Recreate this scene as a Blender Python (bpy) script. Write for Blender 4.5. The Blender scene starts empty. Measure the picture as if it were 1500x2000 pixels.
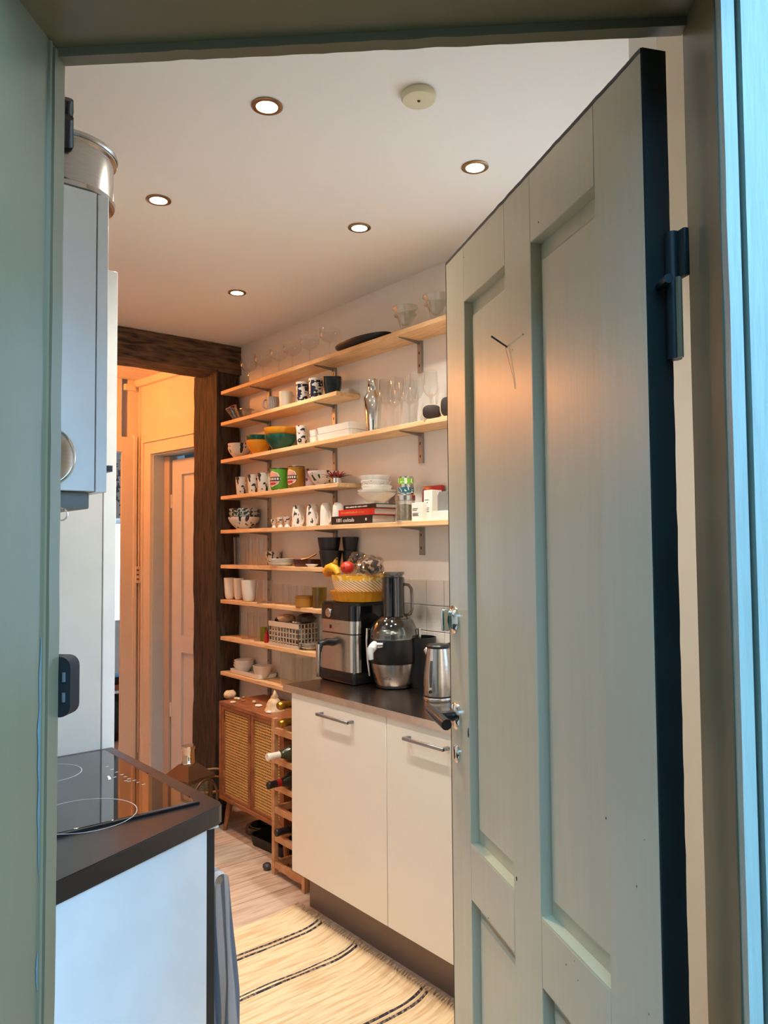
import bpy, bmesh, math, random
import numpy as np
from mathutils import Vector, Matrix, noise
random.seed(7)
S = bpy.context.scene
COL = S.collection

# ------------------------------------------------------------------ camera
CF, CCX, CCY = 1502.0, 750.0, 1000.0
YAW, PIT, ROL, CAMH = math.radians(39.32), math.radians(2.577), math.radians(-0.456), 1.47
_f = np.array([math.sin(YAW)*math.cos(PIT), math.cos(YAW)*math.cos(PIT), math.sin(PIT)])
_r = np.array([math.cos(YAW), -math.sin(YAW), 0.0]); _u = np.cross(_r, _f)
CR = math.cos(ROL)*_r + math.sin(ROL)*_u
CU = -math.sin(ROL)*_r + math.cos(ROL)*_u
CC = np.array([0, 0, CAMH])
cam = bpy.data.cameras.new('camera'); camo = bpy.data.objects.new('camera', cam); COL.objects.link(camo)
camo.matrix_world = Matrix(((CR[0], CU[0], -_f[0], CC[0]), (CR[1], CU[1], -_f[1], CC[1]), (CR[2], CU[2], -_f[2], CC[2]), (0, 0, 0, 1)))
cam.sensor_width = 36; cam.sensor_fit = 'AUTO'; cam.lens = CF/2000*36; cam.clip_start = 0.02
S.camera = camo

# ------------------------------------------------------------------ world and exposure
S.view_settings.view_transform = 'Standard'; S.view_settings.look = 'None'
S.view_settings.gamma = 1; S.view_settings.use_curve_mapping = False
S.view_settings.exposure = 0.0
S.cycles.transparent_max_bounces = 48
W = bpy.data.worlds.new('sky'); S.world = W; W.use_nodes = True
_b = W.node_tree.nodes['Background']
_b.inputs[0].default_value = (0.27, 0.58, 1.0, 1); _b.inputs[1].default_value = 8.0
_sl = bpy.data.lights.new('sun', 'SUN'); _sl.energy = 14.0; _sl.color = (1, .95, .88); _sl.angle = math.radians(.6)
_so = bpy.data.objects.new('sun', _sl); COL.objects.link(_so); _so.location = (8, 4, 8)
_so.rotation_euler = Vector((.80, .42, .72)).to_track_quat('Z', 'Y').to_euler()
SPOT_W, SPOT_SIZE, HALL_W, FAR_W = 50.0, 116.0, 30.0, 40.0
SPOT_COL = (1.0, 0.965, 0.89); HALL_COL = (1.0, 0.50, 0.23)

# ------------------------------------------------------------------ photo pixel -> direction helpers
def ray(px, py): return CR*(px-CCX)/CF + CU*(CCY-py)/CF + _f
def hz(px, py, z):
    d = ray(px, py); return CC + d*((z-CAMH)/d[2])
def hx(px, py, x):
    d = ray(px, py); return CC + d*(x/d[0])
def hy(px, py, y):
    d = ray(px, py); return CC + d*(y/d[1])
def hpl(px, py, p, n):
    d = ray(px, py); n = np.array(n, float); return CC + d*(((np.array(p)-CC)@n)/(d@n))

# ------------------------------------------------------------------ materials
def lin(c):
    return tuple(((v/255)/12.92 if v/255 <= .04045 else ((v/255+.055)/1.055)**2.4) for v in c)
MC = {}
def mat(name, c, rough=.5, metal=0., var=0., scale=8., stretch=(1, 1, 1), bump=0., bscale=None, coat=0., c2=None, spec=.5, alpha_tr=0.):
    if name in MC: return MC[name]
    m = bpy.data.materials.new(name); m.use_nodes = True; nt = m.node_tree; N = nt.nodes; L = nt.links
    b = N['Principled BSDF']; col = lin(c)
    b.inputs['Base Color'].default_value = (*col, 1); b.inputs['Roughness'].default_value = rough
    b.inputs['Metallic'].default_value = metal; b.inputs['Coat Weight'].default_value = coat
    b.inputs['Specular IOR Level'].default_value = spec
    tc = N.new('ShaderNodeTexCoord'); mp = N.new('ShaderNodeMapping'); mp.inputs['Scale'].default_value = stretch
    L.new(tc.outputs['Object'], mp.inputs[0])
    nz = N.new('ShaderNodeTexNoise'); nz.inputs['Scale'].default_value = scale; nz.inputs['Detail'].default_value = 5
    L.new(mp.outputs[0], nz.inputs[0])
    if c2 is None and var <= 0: var = .04
    rp = N.new('ShaderNodeValToRGB')
    if c2 is not None: a, e = col, lin(c2)
    else: a, e = tuple(v*(1-var) for v in col), tuple(min(1, v*(1+var)) for v in col)
    rp.color_ramp.elements[0].color = (*a, 1); rp.color_ramp.elements[1].color = (*e, 1)
    rp.color_ramp.elements[0].position = .3; rp.color_ramp.elements[1].position = .7
    L.new(nz.outputs[0], rp.inputs[0]); L.new(rp.outputs[0], b.inputs['Base Color'])
    if bump > 0:
        bp = N.new('ShaderNodeBump'); bp.inputs['Strength'].default_value = bump; bp.inputs['Distance'].default_value = .004
        if bscale:
            n2 = N.new('ShaderNodeTexNoise'); n2.inputs['Scale'].default_value = bscale; n2.inputs['Detail'].default_value = 4
            L.new(mp.outputs[0], n2.inputs[0]); L.new(n2.outputs[0], bp.inputs['Height'])
        else: L.new(nz.outputs[0], bp.inputs['Height'])
        L.new(bp.outputs[0], b.inputs['Normal'])
    MC[name] = m; return m
def glass(name, tint=(1, 1, 1), refl=.5):
    """thin clear glass: see-through with fresnel-weighted gloss"""
    if name in MC: return MC[name]
    m = bpy.data.materials.new(name); m.use_nodes = True; nt = m.node_tree; N = nt.nodes; L = nt.links
    N.remove(N['Principled BSDF']); out = N['Material Output']
    t = N.new('ShaderNodeBsdfTransparent'); t.inputs[0].default_value = (*tint, 1)
    g = N.new('ShaderNodeBsdfGlossy'); g.inputs[0].default_value = (.95, .95, .95, 1); g.inputs[1].default_value = .05
    f = N.new('ShaderNodeLayerWeight'); f.inputs[0].default_value = .5
    pw = N.new('ShaderNodeMath'); pw.operation = 'POWER'; pw.inputs[1].default_value = 2.2
    mu = N.new('ShaderNodeMath'); mu.operation = 'MULTIPLY_ADD'; mu.inputs[1].default_value = refl; mu.inputs[2].default_value = .06
    L.new(f.outputs['Facing'], pw.inputs[0])
    mx = N.new('ShaderNodeMixShader')
    L.new(pw.outputs[0], mu.inputs[0]); L.new(mu.outputs[0], mx.inputs[0]); L.new(t.outputs[0], mx.inputs[1]); L.new(g.outputs[0], mx.inputs[2])
    L.new(mx.outputs[0], out.inputs[0]); MC[name] = m; return m
def emit(name, c, s):
    if name in MC: return MC[name]
    m = bpy.data.materials.new(name); m.use_nodes = True; b = m.node_tree.nodes['Principled BSDF']
    b.inputs['Base Color'].default_value = (*c, 1); b.inputs['Emission Color'].default_value = (*c, 1); b.inputs['Emission Strength'].default_value = s
    MC[name] = m; return m
def pattern(name, base, ink, scale=60, stretch=(1, 1, .35), thr=.57, rough=.25, ink2=None, rot=0.):
    """glazed ware with painted marks"""
    if name in MC: return MC[name]
    m = bpy.data.materials.new(name); m.use_nodes = True; nt = m.node_tree; N = nt.nodes; L = nt.links
    b = N['Principled BSDF']; b.inputs['Roughness'].default_value = rough
    tc = N.new('ShaderNodeTexCoord'); mp = N.new('ShaderNodeMapping'); mp.inputs['Scale'].default_value = stretch; mp.inputs['Rotation'].default_value = (rot, rot*.5, 0)
    L.new(tc.outputs['Object'], mp.inputs[0])
    nz = N.new('ShaderNodeTexNoise'); nz.inputs['Scale'].default_value = scale; nz.inputs['Detail'].default_value = 1
    L.new(mp.outputs[0], nz.inputs[0])
    rp = N.new('ShaderNodeValToRGB'); e = rp.color_ramp.elements
    e[0].color = (*lin(base), 1); e[0].position = thr; e[1].color = (*lin(ink), 1); e[1].position = thr+.02
    L.new(nz.outputs[0], rp.inputs[0])
    last = rp.outputs[0]
    if ink2:
        n2 = N.new('ShaderNodeTexNoise'); n2.inputs['Scale'].default_value = scale*.8; n2.inputs['Detail'].default_value = 1
        m2 = N.new('ShaderNodeMapping'); m2.inputs['Location'].default_value = (3.1, 1.7, .4); m2.inputs['Scale'].default_value = stretch
        L.new(tc.outputs['Object'], m2.inputs[0]); L.new(m2.outputs[0], n2.inputs[0])
        r2 = N.new('ShaderNodeValToRGB'); r2.color_ramp.elements[0].position = thr+.03; r2.color_ramp.elements[1].position = thr+.05
        L.new(n2.outputs[0], r2.inputs[0])
        mx = N.new('ShaderNodeMix'); mx.data_type = 'RGBA'; mx.inputs[7].default_value = (*lin(ink2), 1)
        L.new(r2.outputs[0], mx.inputs[0]); L.new(last, mx.inputs[6]); last = mx.outputs[2]
    L.new(last, b.inputs['Base Color']); MC[name] = m; return m
def stripes(name, c1, c2, n, slant, rough=.3, width=.5, c3=None):
    """stripes running round a turned object: angle about z plus a slant with height"""
    if name in MC: return MC[name]
    m = bpy.data.materials.new(name); m.use_nodes = True; nt = m.node_tree; N = nt.nodes; L = nt.links
    b = N['Principled BSDF']; b.inputs['Roughness'].default_value = rough
    tc = N.new('ShaderNodeTexCoord'); sp = N.new('ShaderNodeSeparateXYZ'); L.new(tc.outputs['Object'], sp.inputs[0])
    at = N.new('ShaderNodeMath'); at.operation = 'ARCTAN2'; L.new(sp.outputs[1], at.inputs[0]); L.new(sp.outputs[0], at.inputs[1])
    k = N.new('ShaderNodeMath'); k.operation = 'MULTIPLY'; k.inputs[1].default_value = n/(2*math.pi); L.new(at.outputs[0], k.inputs[0])
    z = N.new('ShaderNodeMath'); z.operation = 'MULTIPLY_ADD'; z.inputs[1].default_value = slant; L.new(sp.outputs[2], z.inputs[0]); L.new(k.outputs[0], z.inputs[2])
    fr = N.new('ShaderNodeMath'); fr.operation = 'FRACT'; L.new(z.outputs[0], fr.inputs[0])
    rp = N.new('ShaderNodeValToRGB'); e = rp.color_ramp.elements; rp.color_ramp.interpolation = 'CONSTANT'
    e[0].color = (*lin(c1), 1); e[0].position = 0; e[1].color = (*lin(c2), 1); e[1].position = width
    if c3: x = e.new(width+(1-width)*.55); x.color = (*lin(c3), 1)
    L.new(fr.outputs[0], rp.inputs[0]); L.new(rp.outputs[0], b.inputs['Base Color']); MC[name] = m; return m
def wood(name, c1, c2, ring=14., stretch=(1, 1, 1), rough=.5, bump=.15, dist=4.):
    if name in MC: return MC[name]
    m = bpy.data.materials.new(name); m.use_nodes = True; nt = m.node_tree; N = nt.nodes; L = nt.links
    b = N['Principled BSDF']; b.inputs['Roughness'].default_value = rough
    tc = N.new('ShaderNodeTexCoord'); mp = N.new('ShaderNodeMapping'); mp.inputs['Scale'].default_value = stretch
    oi = N.new('ShaderNodeObjectInfo'); ad = N.new('ShaderNodeVectorMath'); ad.operation = 'ADD'
    mu = N.new('ShaderNodeMath'); mu.operation = 'MULTIPLY'; mu.inputs[1].default_value = 17
    L.new(oi.outputs['Random'], mu.inputs[0]); L.new(tc.outputs['Object'], mp.inputs[0]); L.new(mp.outputs[0], ad.inputs[0]); L.new(mu.outputs[0], ad.inputs[1])
    nz = N.new('ShaderNodeTexNoise'); nz.inputs['Scale'].default_value = ring; nz.inputs['Detail'].default_value = 6; nz.inputs['Distortion'].default_value = .6
    L.new(ad.outputs[0], nz.inputs[0])
    rp = N.new('ShaderNodeValToRGB'); e = rp.color_ramp.elements
    e[0].color = (*lin(c2), 1); e[0].position = .32; e[1].color = (*lin(c1), 1); e[1].position = .62
    L.new(nz.outputs[0], rp.inputs[0]); L.new(rp.outputs[0], b.inputs['Base Color'])
    if bump:
        bp = N.new('ShaderNodeBump'); bp.inputs['Strength'].default_value = bump; bp.inputs['Distance'].default_value = .003
        L.new(nz.outputs[0], bp.inputs['Height']); L.new(bp.outputs[0], b.inputs['Normal'])
    MC[name] = m; return m

M_WALL = mat('wall_paint', (236, 231, 222), .7, var=.03, scale=3, bump=.08, bscale=40)
M_CEIL = mat('ceiling_paint', (238, 234, 226), .75, var=.015, scale=2)
M_GREEN = mat('jamb_paint', (126, 113, 84), .36, var=.04, scale=6, stretch=(3, 3, .3), bump=.05, bscale=30)
M_DOOR = mat('door_paint', (210, 197, 166), .3, var=.03, scale=9, stretch=(6, 6, .4), bump=.06, bscale=28)
M_DGREEN = mat('dark_green_paint', (14, 32, 32), .45, var=.25, scale=12)
M_OUT = mat('outer_trim_paint', (180, 192, 178), .35, var=.05, scale=20, stretch=(4, 4, .4), bump=.25, bscale=25)
M_WHITE = mat('white_laminate', (236, 234, 228), .35)
M_CREAM = mat('cream_gloss_front', (244, 236, 220), .22, var=.01)
M_STEEL = mat('brushed_steel', (196, 192, 186), .24, 1., var=.06, scale=30, stretch=(1, 1, 12))
M_CHROME = mat('polished_chrome', (225, 222, 215), .08, 1.)
M_DSTEEL = mat('worktop_steel', (132, 118, 108), .27, 1., var=.1, scale=14)
M_EDGE = mat('worktop_edge_steel', (222, 212, 204), .32, 1., var=.08, scale=20)
M_BLACK = mat('black_plastic', (16, 16, 18), .35)
M_BGLOSS = mat('black_gloss', (8, 8, 10), .08, coat=.3)
M_BMATT = mat('black_matt', (22, 21, 21), .6)
M_SHELF = wood('shelf_oak', (238, 198, 148), (214, 168, 116), 10, (6, .7, 6), .45, .1)
M_OAK = wood('sideboard_wood', (168, 104, 62), (128, 74, 42), 10, (6, .8, 2), .42, .1)
M_PINE = wood('rack_pine', (210, 156, 108), (186, 126, 80), 10, (3, 1, 3), .5, .1)
M_FLOOR = wood('floor_pine', (222, 198, 174), (190, 158, 130), 7, (.7, 8, 4), .38, .12)
M_BEAM = wood('old_beam', (112, 84, 60), (38, 27, 19), 9, (.9, 5, 5), .75, .9)
M_POST = wood('old_post', (72, 54, 38), (18, 13, 9), 9, (6, 6, .8), .75, .9)
M_PORC = mat('white_porcelain', (240, 234, 222), .22, var=.01)
M_OFF = mat('offwhite_stoneware', (222, 206, 184), .35, var=.03)
M_GLASS = glass('clear_glass', (.94, .94, .93), .85)
M_GLASSG = glass('greenish_glass', (.86, .90, .87), .8)
M_GLASSS = glass('smoky_plastic', (.42, .45, .45), .6)
M_OLIVE = glass('olive_glass', (.55, .5, .16), .5)
M_HALL = mat('hall_paint', (238, 222, 200), .6, var=.04, scale=5)
M_GREY = mat('grey_metal', (150, 150, 150), .35, .8)
M_DGREY = mat('dark_grey', (62, 60, 60), .4)

# ------------------------------------------------------------------ mesh helpers
def finish(bm, smooth=40):
    bmesh.ops.recalc_face_normals(bm, faces=bm.faces[:])
    me = bpy.data.meshes.new('m'); bm.to_mesh(me); bm.free()
    if smooth:
        for p in me.polygons: p.use_smooth = True
        me.set_sharp_from_angle(angle=math.radians(smooth))
    return me
def ob(name, bm, m, parent=None, loc=None, rz=0, smooth=40):
    me = finish(bm, smooth) if isinstance(bm, bmesh.types.BMesh) else bm
    me.name = name
    if m is not None and len(me.materials) == 0: me.materials.append(m)
    o = bpy.data.objects.new(name, me); COL.objects.link(o)
    if parent: o.parent = parent
    if loc is not None: o.location = loc
    o.rotation_euler[2] = rz
    return o
def tag(o, label, cat, group=None, kind=None):
    o['label'] = label; o['category'] = cat
    if group: o['group'] = group
    if kind: o['kind'] = kind
    return o
def struct(o, label=None, cat=None):
    o['kind'] = 'structure'
    if label: o['label'] = label
    if cat: o['category'] = cat
    return o
def thing(name, label, cat, loc=(0, 0, 0), rz=0, group=None):
    o = bpy.data.objects.new(name, None); o.empty_display_size = .05; COL.objects.link(o)
    o.location = loc; o.rotation_euler[2] = rz
    return tag(o, label, cat, group)
def NB(): return bmesh.new()
def box(bm, x0, x1, y0, y1, z0, z1, bev=0., seg=2):
    g = bmesh.ops.create_cube(bm, size=1)['verts']
    for v in g: v.co = Vector(((x0+x1)/2+v.co.x*(x1-x0), (y0+y1)/2+v.co.y*(y1-y0), (z0+z1)/2+v.co.z*(z1-z0)))
    if bev:
        es = list({e for v in g for e in v.link_edges})
        bmesh.ops.bevel(bm, geom=es, offset=bev, segments=seg, affect='EDGES', profile=.5)
    return bm
def bx(*a, **k): return box(NB(), *a, **k)
def lathe(bm, prof, seg=28, at=(0, 0, 0), sx=1., sy=1.):
    rows = []
    for r, z in prof:
        if r < 1e-6: rows.append([bm.verts.new((at[0], at[1], at[2]+z))])
        else: rows.append([bm.verts.new((at[0]+sx*r*math.cos(2*math.pi*i/seg), at[1]+sy*r*math.sin(2*math.pi*i/seg), at[2]+z)) for i in range(seg)])
    for a, b in zip(rows, rows[1:]):
        for i in range(seg):
            j = (i+1) % seg
            if len(a) == 1 and len(b) == 1: continue
            if len(a) == 1: bm.faces.new((a[0], b[j], b[i]))
            elif len(b) == 1: bm.faces.new((a[i], a[j], b[0]))
            else: bm.faces.new((a[i], a[j], b[j], b[i]))
    return bm
def lt(prof, **k): return lathe(NB(), prof, **k)
def tube(bm, pts, r, seg=8, caps=True, closed=False):
    pts = [Vector(p) for p in pts]; n = len(pts); rows = []
    rr = r if isinstance(r, (list, tuple)) else [r]*n
    up = Vector((0, 0, 1)); px = None
    for i, p in enumerate(pts):
        if closed: d = pts[(i+1) % n]-pts[i-1]
        else: d = pts[min(i+1, n-1)]-pts[max(i-1, 0)]
        d.normalize()
        if px is None:
            a = up if abs(d.dot(up)) < .9 else Vector((1, 0, 0)); px = d.cross(a).normalized()
        else: px = (px-d*px.dot(d)).normalized()
        py = d.cross(px)
        rows.append([bm.verts.new(p+(px*math.cos(2*math.pi*k/seg)+py*math.sin(2*math.pi*k/seg))*rr[i]) for k in range(seg)])
    m = n if closed else n-1
    for i in range(m):
        a, b = rows[i], rows[(i+1) % n]
        for k in range(seg): bm.faces.new((a[k], a[(k+1) % seg], b[(k+1) % seg], b[k]))
    if caps and not closed: bm.faces.new(rows[0][::-1]); bm.faces.new(rows[-1])
    return bm
def tb(pts, r, **k): return tube(NB(), pts, r, **k)
def prism(bm, pts, z0, z1):
    a = [bm.verts.new((x, y, z0)) for x, y in pts]; b = [bm.verts.new((x, y, z1)) for x, y in pts]; n = len(pts)
    bm.faces.new(a[::-1]); bm.faces.new(b)
    for i in range(n): bm.faces.new((a[i], a[(i+1) % n], b[(i+1) % n], b[i]))
    return bm
def pr(pts, z0, z1): return prism(NB(), pts, z0, z1)
def arc(cx, cy, r, a0, a1, n): return [(cx+r*math.cos(math.radians(a0+(a1-a0)*i/n)), cy+r*math.sin(math.radians(a0+(a1-a0)*i/n))) for i in range(n+1)]
def rrect(x0, x1, y0, y1, r, n=5):
    return arc(x1-r, y0+r, r, -90, 0, n)+arc(x1-r, y1-r, r, 0, 90, n)+arc(x0+r, y1-r, r, 90, 180, n)+arc(x0+r, y0+r, r, 180, 270, n)
def loft(bm, rings, capa=True, capb=True):
    rows = [[bm.verts.new(p) for p in r] for r in rings]; n = len(rows[0])
    for a, b in zip(rows, rows[1:]):
        for i in range(n): bm.faces.new((a[i], a[(i+1) % n], b[(i+1) % n], b[i]))
    if capa: bm.faces.new(rows[0][::-1])
    if capb: bm.faces.new(rows[-1])
    return bm
def xform(bm, M):
    bmesh.ops.transform(bm, matrix=M, verts=bm.verts[:]); return bm
def blob(r, sub=2, amp=.2, sc=(1, 1, 1), freq=2., seed=0.):
    bm = NB(); bmesh.ops.create_icosphere(bm, subdivisions=sub, radius=1)
    for v in bm.verts:
        k = 1+amp*noise.noise(v.co*freq+Vector((seed, seed*.7, 0)))
        v.co = Vector((v.co.x*sc[0]*k*r, v.co.y*sc[1]*k*r, v.co.z*sc[2]*k*r))
    return bm
def text_mesh(body, size, ext=.0004):
    cu = bpy.data.curves.new('t', 'FONT'); cu.body = body; cu.size = size; cu.extrude = ext; cu.align_x = 'CENTER'; cu.align_y = 'CENTER'; cu.resolution_u = 3
    o = bpy.data.objects.new('t', cu); COL.objects.link(o); bpy.context.view_layer.update()
    me = bpy.data.meshes.new_from_object(o.evaluated_get(bpy.context.evaluated_depsgraph_get()))
    bpy.data.objects.remove(o); bpy.data.curves.remove(cu)
    while len(me.materials): me.materials.pop()
    return me
def place(o, origin, ax, ay, az):
    """orient object so that local x,y,z follow the given world axes (in parent space)"""
    ax, ay, az = Vector(ax), Vector(ay), Vector(az)
    o.matrix_local = Matrix(((ax.x, ay.x, az.x, origin[0]), (ax.y, ay.y, az.y, origin[1]), (ax.z, ay.z, az.z, origin[2]), (0, 0, 0, 1)))
def rough_beam(L, a, b, nl=60, nc=8, amp=.008, seed=0.):
    """hewn timber along local x: L long, a wide (y), b high (z)"""
    ring = []
    for k in range(4):
        c = [(-.5, -.5), (.5, -.5), (.5, .5), (-.5, .5)]
        p, q = c[k], c[(k+1) % 4]
        for i in range(nc): ring.append(((p[0]+(q[0]-p[0])*i/nc)*a, (p[1]+(q[1]-p[1])*i/nc)*b))
    rows = []
    for i in range(nl+1):
        x = L*i/nl; r = []
        for (y, z) in ring:
            d = noise.noise(Vector((x*3+seed, y*22, z*22)))*amp + noise.noise(Vector((x*11+seed, y*60, z*60)))*amp*.5
            l = math.hypot(y, z); r.append((x, y*(1+d/l)+noise.noise(Vector((x*1.2, seed, 3)))*amp*.6, z*(1+d/l)))
        rows.append(r)
    return loft(NB(), rows)
# ------------------------------------------------------------------ room shell
XW, XS = 2.2, 2.06            # shelf wall face, shelf front edge
ZC = 2.652
J = np.array([.901, .492]); T = np.array([.731, -.682]); T = T/np.linalg.norm(T); NN = np.array([-T[1], T[0]])
DW = -.815                    # left jamb along T
def tn(t, n): p = J+T*t+NN*n; return (float(p[0]), float(p[1]))
def tnbox(bm, t0, t1, n0, n1, z0, z1): return prism(bm, [tn(t0, n0), tn(t1, n0), tn(t1, n1), tn(t0, n1)], z0, z1)
def tnb(*a): return tnbox(NB(), *a)

g = ob('ground', bx(-14, 14, -14, 14, -.30, -.14), mat('garden_ground', (62, 62, 48), .9, var=.25, scale=5)); struct(g)
struct(ob('wall_outside_shade', tnb(-1.75, -1.55, -3.5, -.2, -.14, 4.6), mat('shade_wall_boards', (58, 50, 42), .8, var=.2, scale=6, stretch=(8, 8, .5)), smooth=0))  # unseen wall, added to block sky light from the left
w = ob('wall_front_left', tnb(-3.4, DW-.02, -.2, 0, -.14, 2.9), M_WALL); struct(w)
w = ob('wall_front_right', tnb(.02, 2.4, -.1, 0, -.14, 2.9), M_WALL); struct(w)
w = ob('wall_front_top', tnb(DW-.02, .02, -.2, 0, 2.152, 2.9), M_WALL); struct(w)
WY0, WY1, WZ0, WZ1 = 1.11, 1.80, 1.00, 2.40
bm = NB(); box(bm, XW, XW+.12, -1.1, WY0, -.02, 2.75); box(bm, XW, XW+.12, WY1, 4.32, -.02, 2.75); box(bm, XW, XW+.12, WY0, WY1, -.02, WZ0); box(bm, XW, XW+.12, WY0, WY1, WZ1, 2.75)
w = ob('wall_right', bm, M_WALL, smooth=0); struct(w); WR = w
wk = bpy.data.objects.new('window_2', None); COL.objects.link(wk); struct(wk, 'white kitchen window over the worktop behind the open door', 'window')
for a_ in ((WY0, WY0+.045), (WY1-.045, WY1), ((WY0+WY1)/2-.022, (WY0+WY1)/2+.022)): ob('frame_bar', bx(XW+.05, XW+.10, a_[0], a_[1], WZ0, WZ1), M_WHITE, wk)
for z_ in (WZ0, WZ1-.045): ob('frame_bar', bx(XW+.05, XW+.10, WY0+.045, WY1-.045, z_, z_+.045), M_WHITE, wk)
for a_ in ((WY0+.045, (WY0+WY1)/2-.022), ((WY0+WY1)/2+.022, WY1-.045)): ob('pane', bx(XW+.073, XW+.077, a_[0], a_[1], WZ0+.045, WZ1-.045), M_GLASS, wk)
struct(ob('bounce_terrace', bx(2.45, 12, -6, 10, -.135, -.10), mat('bounce_terrace_pale', (206, 204, 196), .8, var=.06, scale=3), smooth=0))  # unseen pale slab, added to bounce daylight up to the kitchen ceiling
w = ob('wall_left', bx(.06, .2, 1.26, 5.4, -.02, 2.75), M_WALL, smooth=0); struct(w)
w = ob('wall_return', bx(1.50, XW, .88, .948, -.02, 2.66), M_WALL, smooth=0); struct(w)
c = ob('ceiling', pr([tn(-1.05, -.05), tn(1.9, -.05), (2.33, -.75), (2.33, 4.16), (.06, 4.16), (.06, 1.3)], ZC, 2.78), M_CEIL, smooth=0); struct(c)
struct(ob('shade_storey', pr([tn(-3.2, -.05), tn(2.3, -.05), (2.33, -.75), (2.33, 4.16), (2.33, 7.2), (-2.5, 7.2), (-2.5, 3.5)], 2.86, 5.4), mat('shade_storey_face', (170, 160, 146), .8), smooth=0))  # unseen block, added to keep the sun off the door side
hd_ = NB(); rows = []
for i_ in range(61):
    t_ = -7+11*i_/60; w_ = .25*noise.noise(Vector((t_*1.3, 0, 2))); h_ = (4.0 if t_ < .4 else max(2.7, 4.0-(t_-.4)*.9))+.3*noise.noise(Vector((t_*.9, 3, 0)))
    rows.append([(*tn(t_, -4.7), -.14), (*tn(t_, -3.9+w_), -.14), (*tn(t_, -3.95+w_), h_*.6), (*tn(t_, -4.1+w_), h_), (*tn(t_, -4.6), h_), (*tn(t_, -4.75), h_*.6)])
loft(hd_, rows); tag(ob('shade_hedge', hd_, mat('shade_hedge_green', (44, 50, 32), .9, var=.4, scale=9)), 'added unseen dark hedge cutting off low sky light opposite the door', 'hedge')  # added out of view, height shaped to hold back low sky light
# old doorway: linings, soffit, stop strips and outer moulding, all part of the frame
fr = bpy.data.objects.new('trim_1', None); COL.objects.link(fr); struct(fr, 'grey-green painted door frame around the open panelled door', 'door frame')
def wavy(t0, t1, n0, n1, z0, z1, axis, amp, nseg=60, seed=0.):
    """board in the doorway frame whose free edge wanders a little, like many coats of old paint"""
    bm = NB(); rows = []
    for i in range(nseg+1):
        k = i/nseg; d = noise.noise(Vector((k*22+seed, seed, 0)))*amp + noise.noise(Vector((k*70+seed, 0, seed)))*amp*.5
        if axis == 'z':
            z = z0+(z1-z0)*k; rows.append([(*tn(t0, n0), z), (*tn(t1+d, n0), z), (*tn(t1+d*.6, n1+d), z), (*tn(t0, n1+d), z)])
        else:
            t = t0+(t1-t0)*k; rows.append([(*tn(t, n0), z0+d), (*tn(t, n1), z0+d), (*tn(t, n1), z1), (*tn(t, n0), z1)])
    return loft(bm, rows)
ob('lining', wavy(DW-.02, DW, -.2, 0, -.14, 2.15, 'z', .0012, seed=1), M_GREEN, fr)
ob('lining', wavy(.02, 0, -.105, .0, -.14, 2.15, 'z', -.0012, seed=2), M_GREEN, fr)
ob('soffit', tnb(DW-.02, .02, -.2, 0, 2.132, 2.152), M_GREEN, fr)
ob('stop_strip', wavy(DW, 0, -.016, .004, 2.12, 2.134, 't', .0016, seed=5), M_GREEN, fr)
ob('stop_strip', wavy(DW-.005, DW+.0035, -.024, .003, -.1, 2.128, 'z', .0012, seed=9), M_GREEN, fr)
bm = NB(); tube(bm, [(*tn(DW+.0005, -.033), z) for z in np.linspace(-.1, 2.13, 40)], .0035, seg=6); ob('bead', bm, M_GREEN, fr)
# worn patches of bare undercoat on the left lining
bm = NB()
for (n0, z0, z1, wd) in ((-.034, 1.06, 1.36, .010), (-.036, .93, .975, .006), (-.036, .80, .835, .006)):
    pts = []
    k = 26
    for i in range(k+1):
        z = z1+(z0-z1)*i/k; h = wd*(math.sin(math.pi*min(1, .08+i/k*.92))**.4)*(.75+.5*noise.noise(Vector((i*.35, z0, 1))))
        pts.append((n0-max(.0008, h), z))
    va = [bm.verts.new((*tn(DW+.0009, n), z)) for n, z in pts]; vb = [bm.verts.new((*tn(DW+.0009, n0), z)) for n, z in pts]
    for i in range(k): bm.faces.new((va[i], va[i+1], vb[i+1], vb[i]))
ob('worn_patch', bm, mat('undercoat', (112, 128, 130), .5), fr, smooth=0)
# outer moulding on the hinge side: bead, cove, flat
ob('outer_bead', wavy(.016, .002, -.122, -.105, -.14, 2.9, 'z', -.0012, seed=11), M_OUT, fr)
cove = [tn(.0062, -.106)] + [tn(.0062+.0125*k/6, -.106-.008*(1-math.cos(math.pi/2*k/6))) for k in range(1, 7)] + [tn(.0187, -.1005), tn(.004, -.1005)]
ob('outer_cove', pr(cove, -.14, 2.9), M_OUT, fr)
ob('outer_board', wavy(.30, .0222, -.124, -.1, -.14, 2.9, 'z', -.0004, seed=15), M_OUT, fr)
# lock keeper screwed to the left post, kitchen side
k = thing('lock_keeper', 'black box keeper of the rim lock on the left door post', 'lock')
bm = NB(); pts = rrect(-.03, .019, 1.252, 1.330, .014); a = [(*tn(DW+t, .004), z) for t, z in pts]; b = [(*tn(DW+t, .030), z) for t, z in pts]
loft(bm, [b, a]); ob('case', bm, M_BMATT, k)
for z in (1.278, 1.304):
    bm = NB(); tube(bm, [(*tn(DW+.0105, .0032), z-.006), (*tn(DW+.0105, .0032), z+.006)], .0022, seg=8); ob('slot', bm, M_GREY, k)

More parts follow.
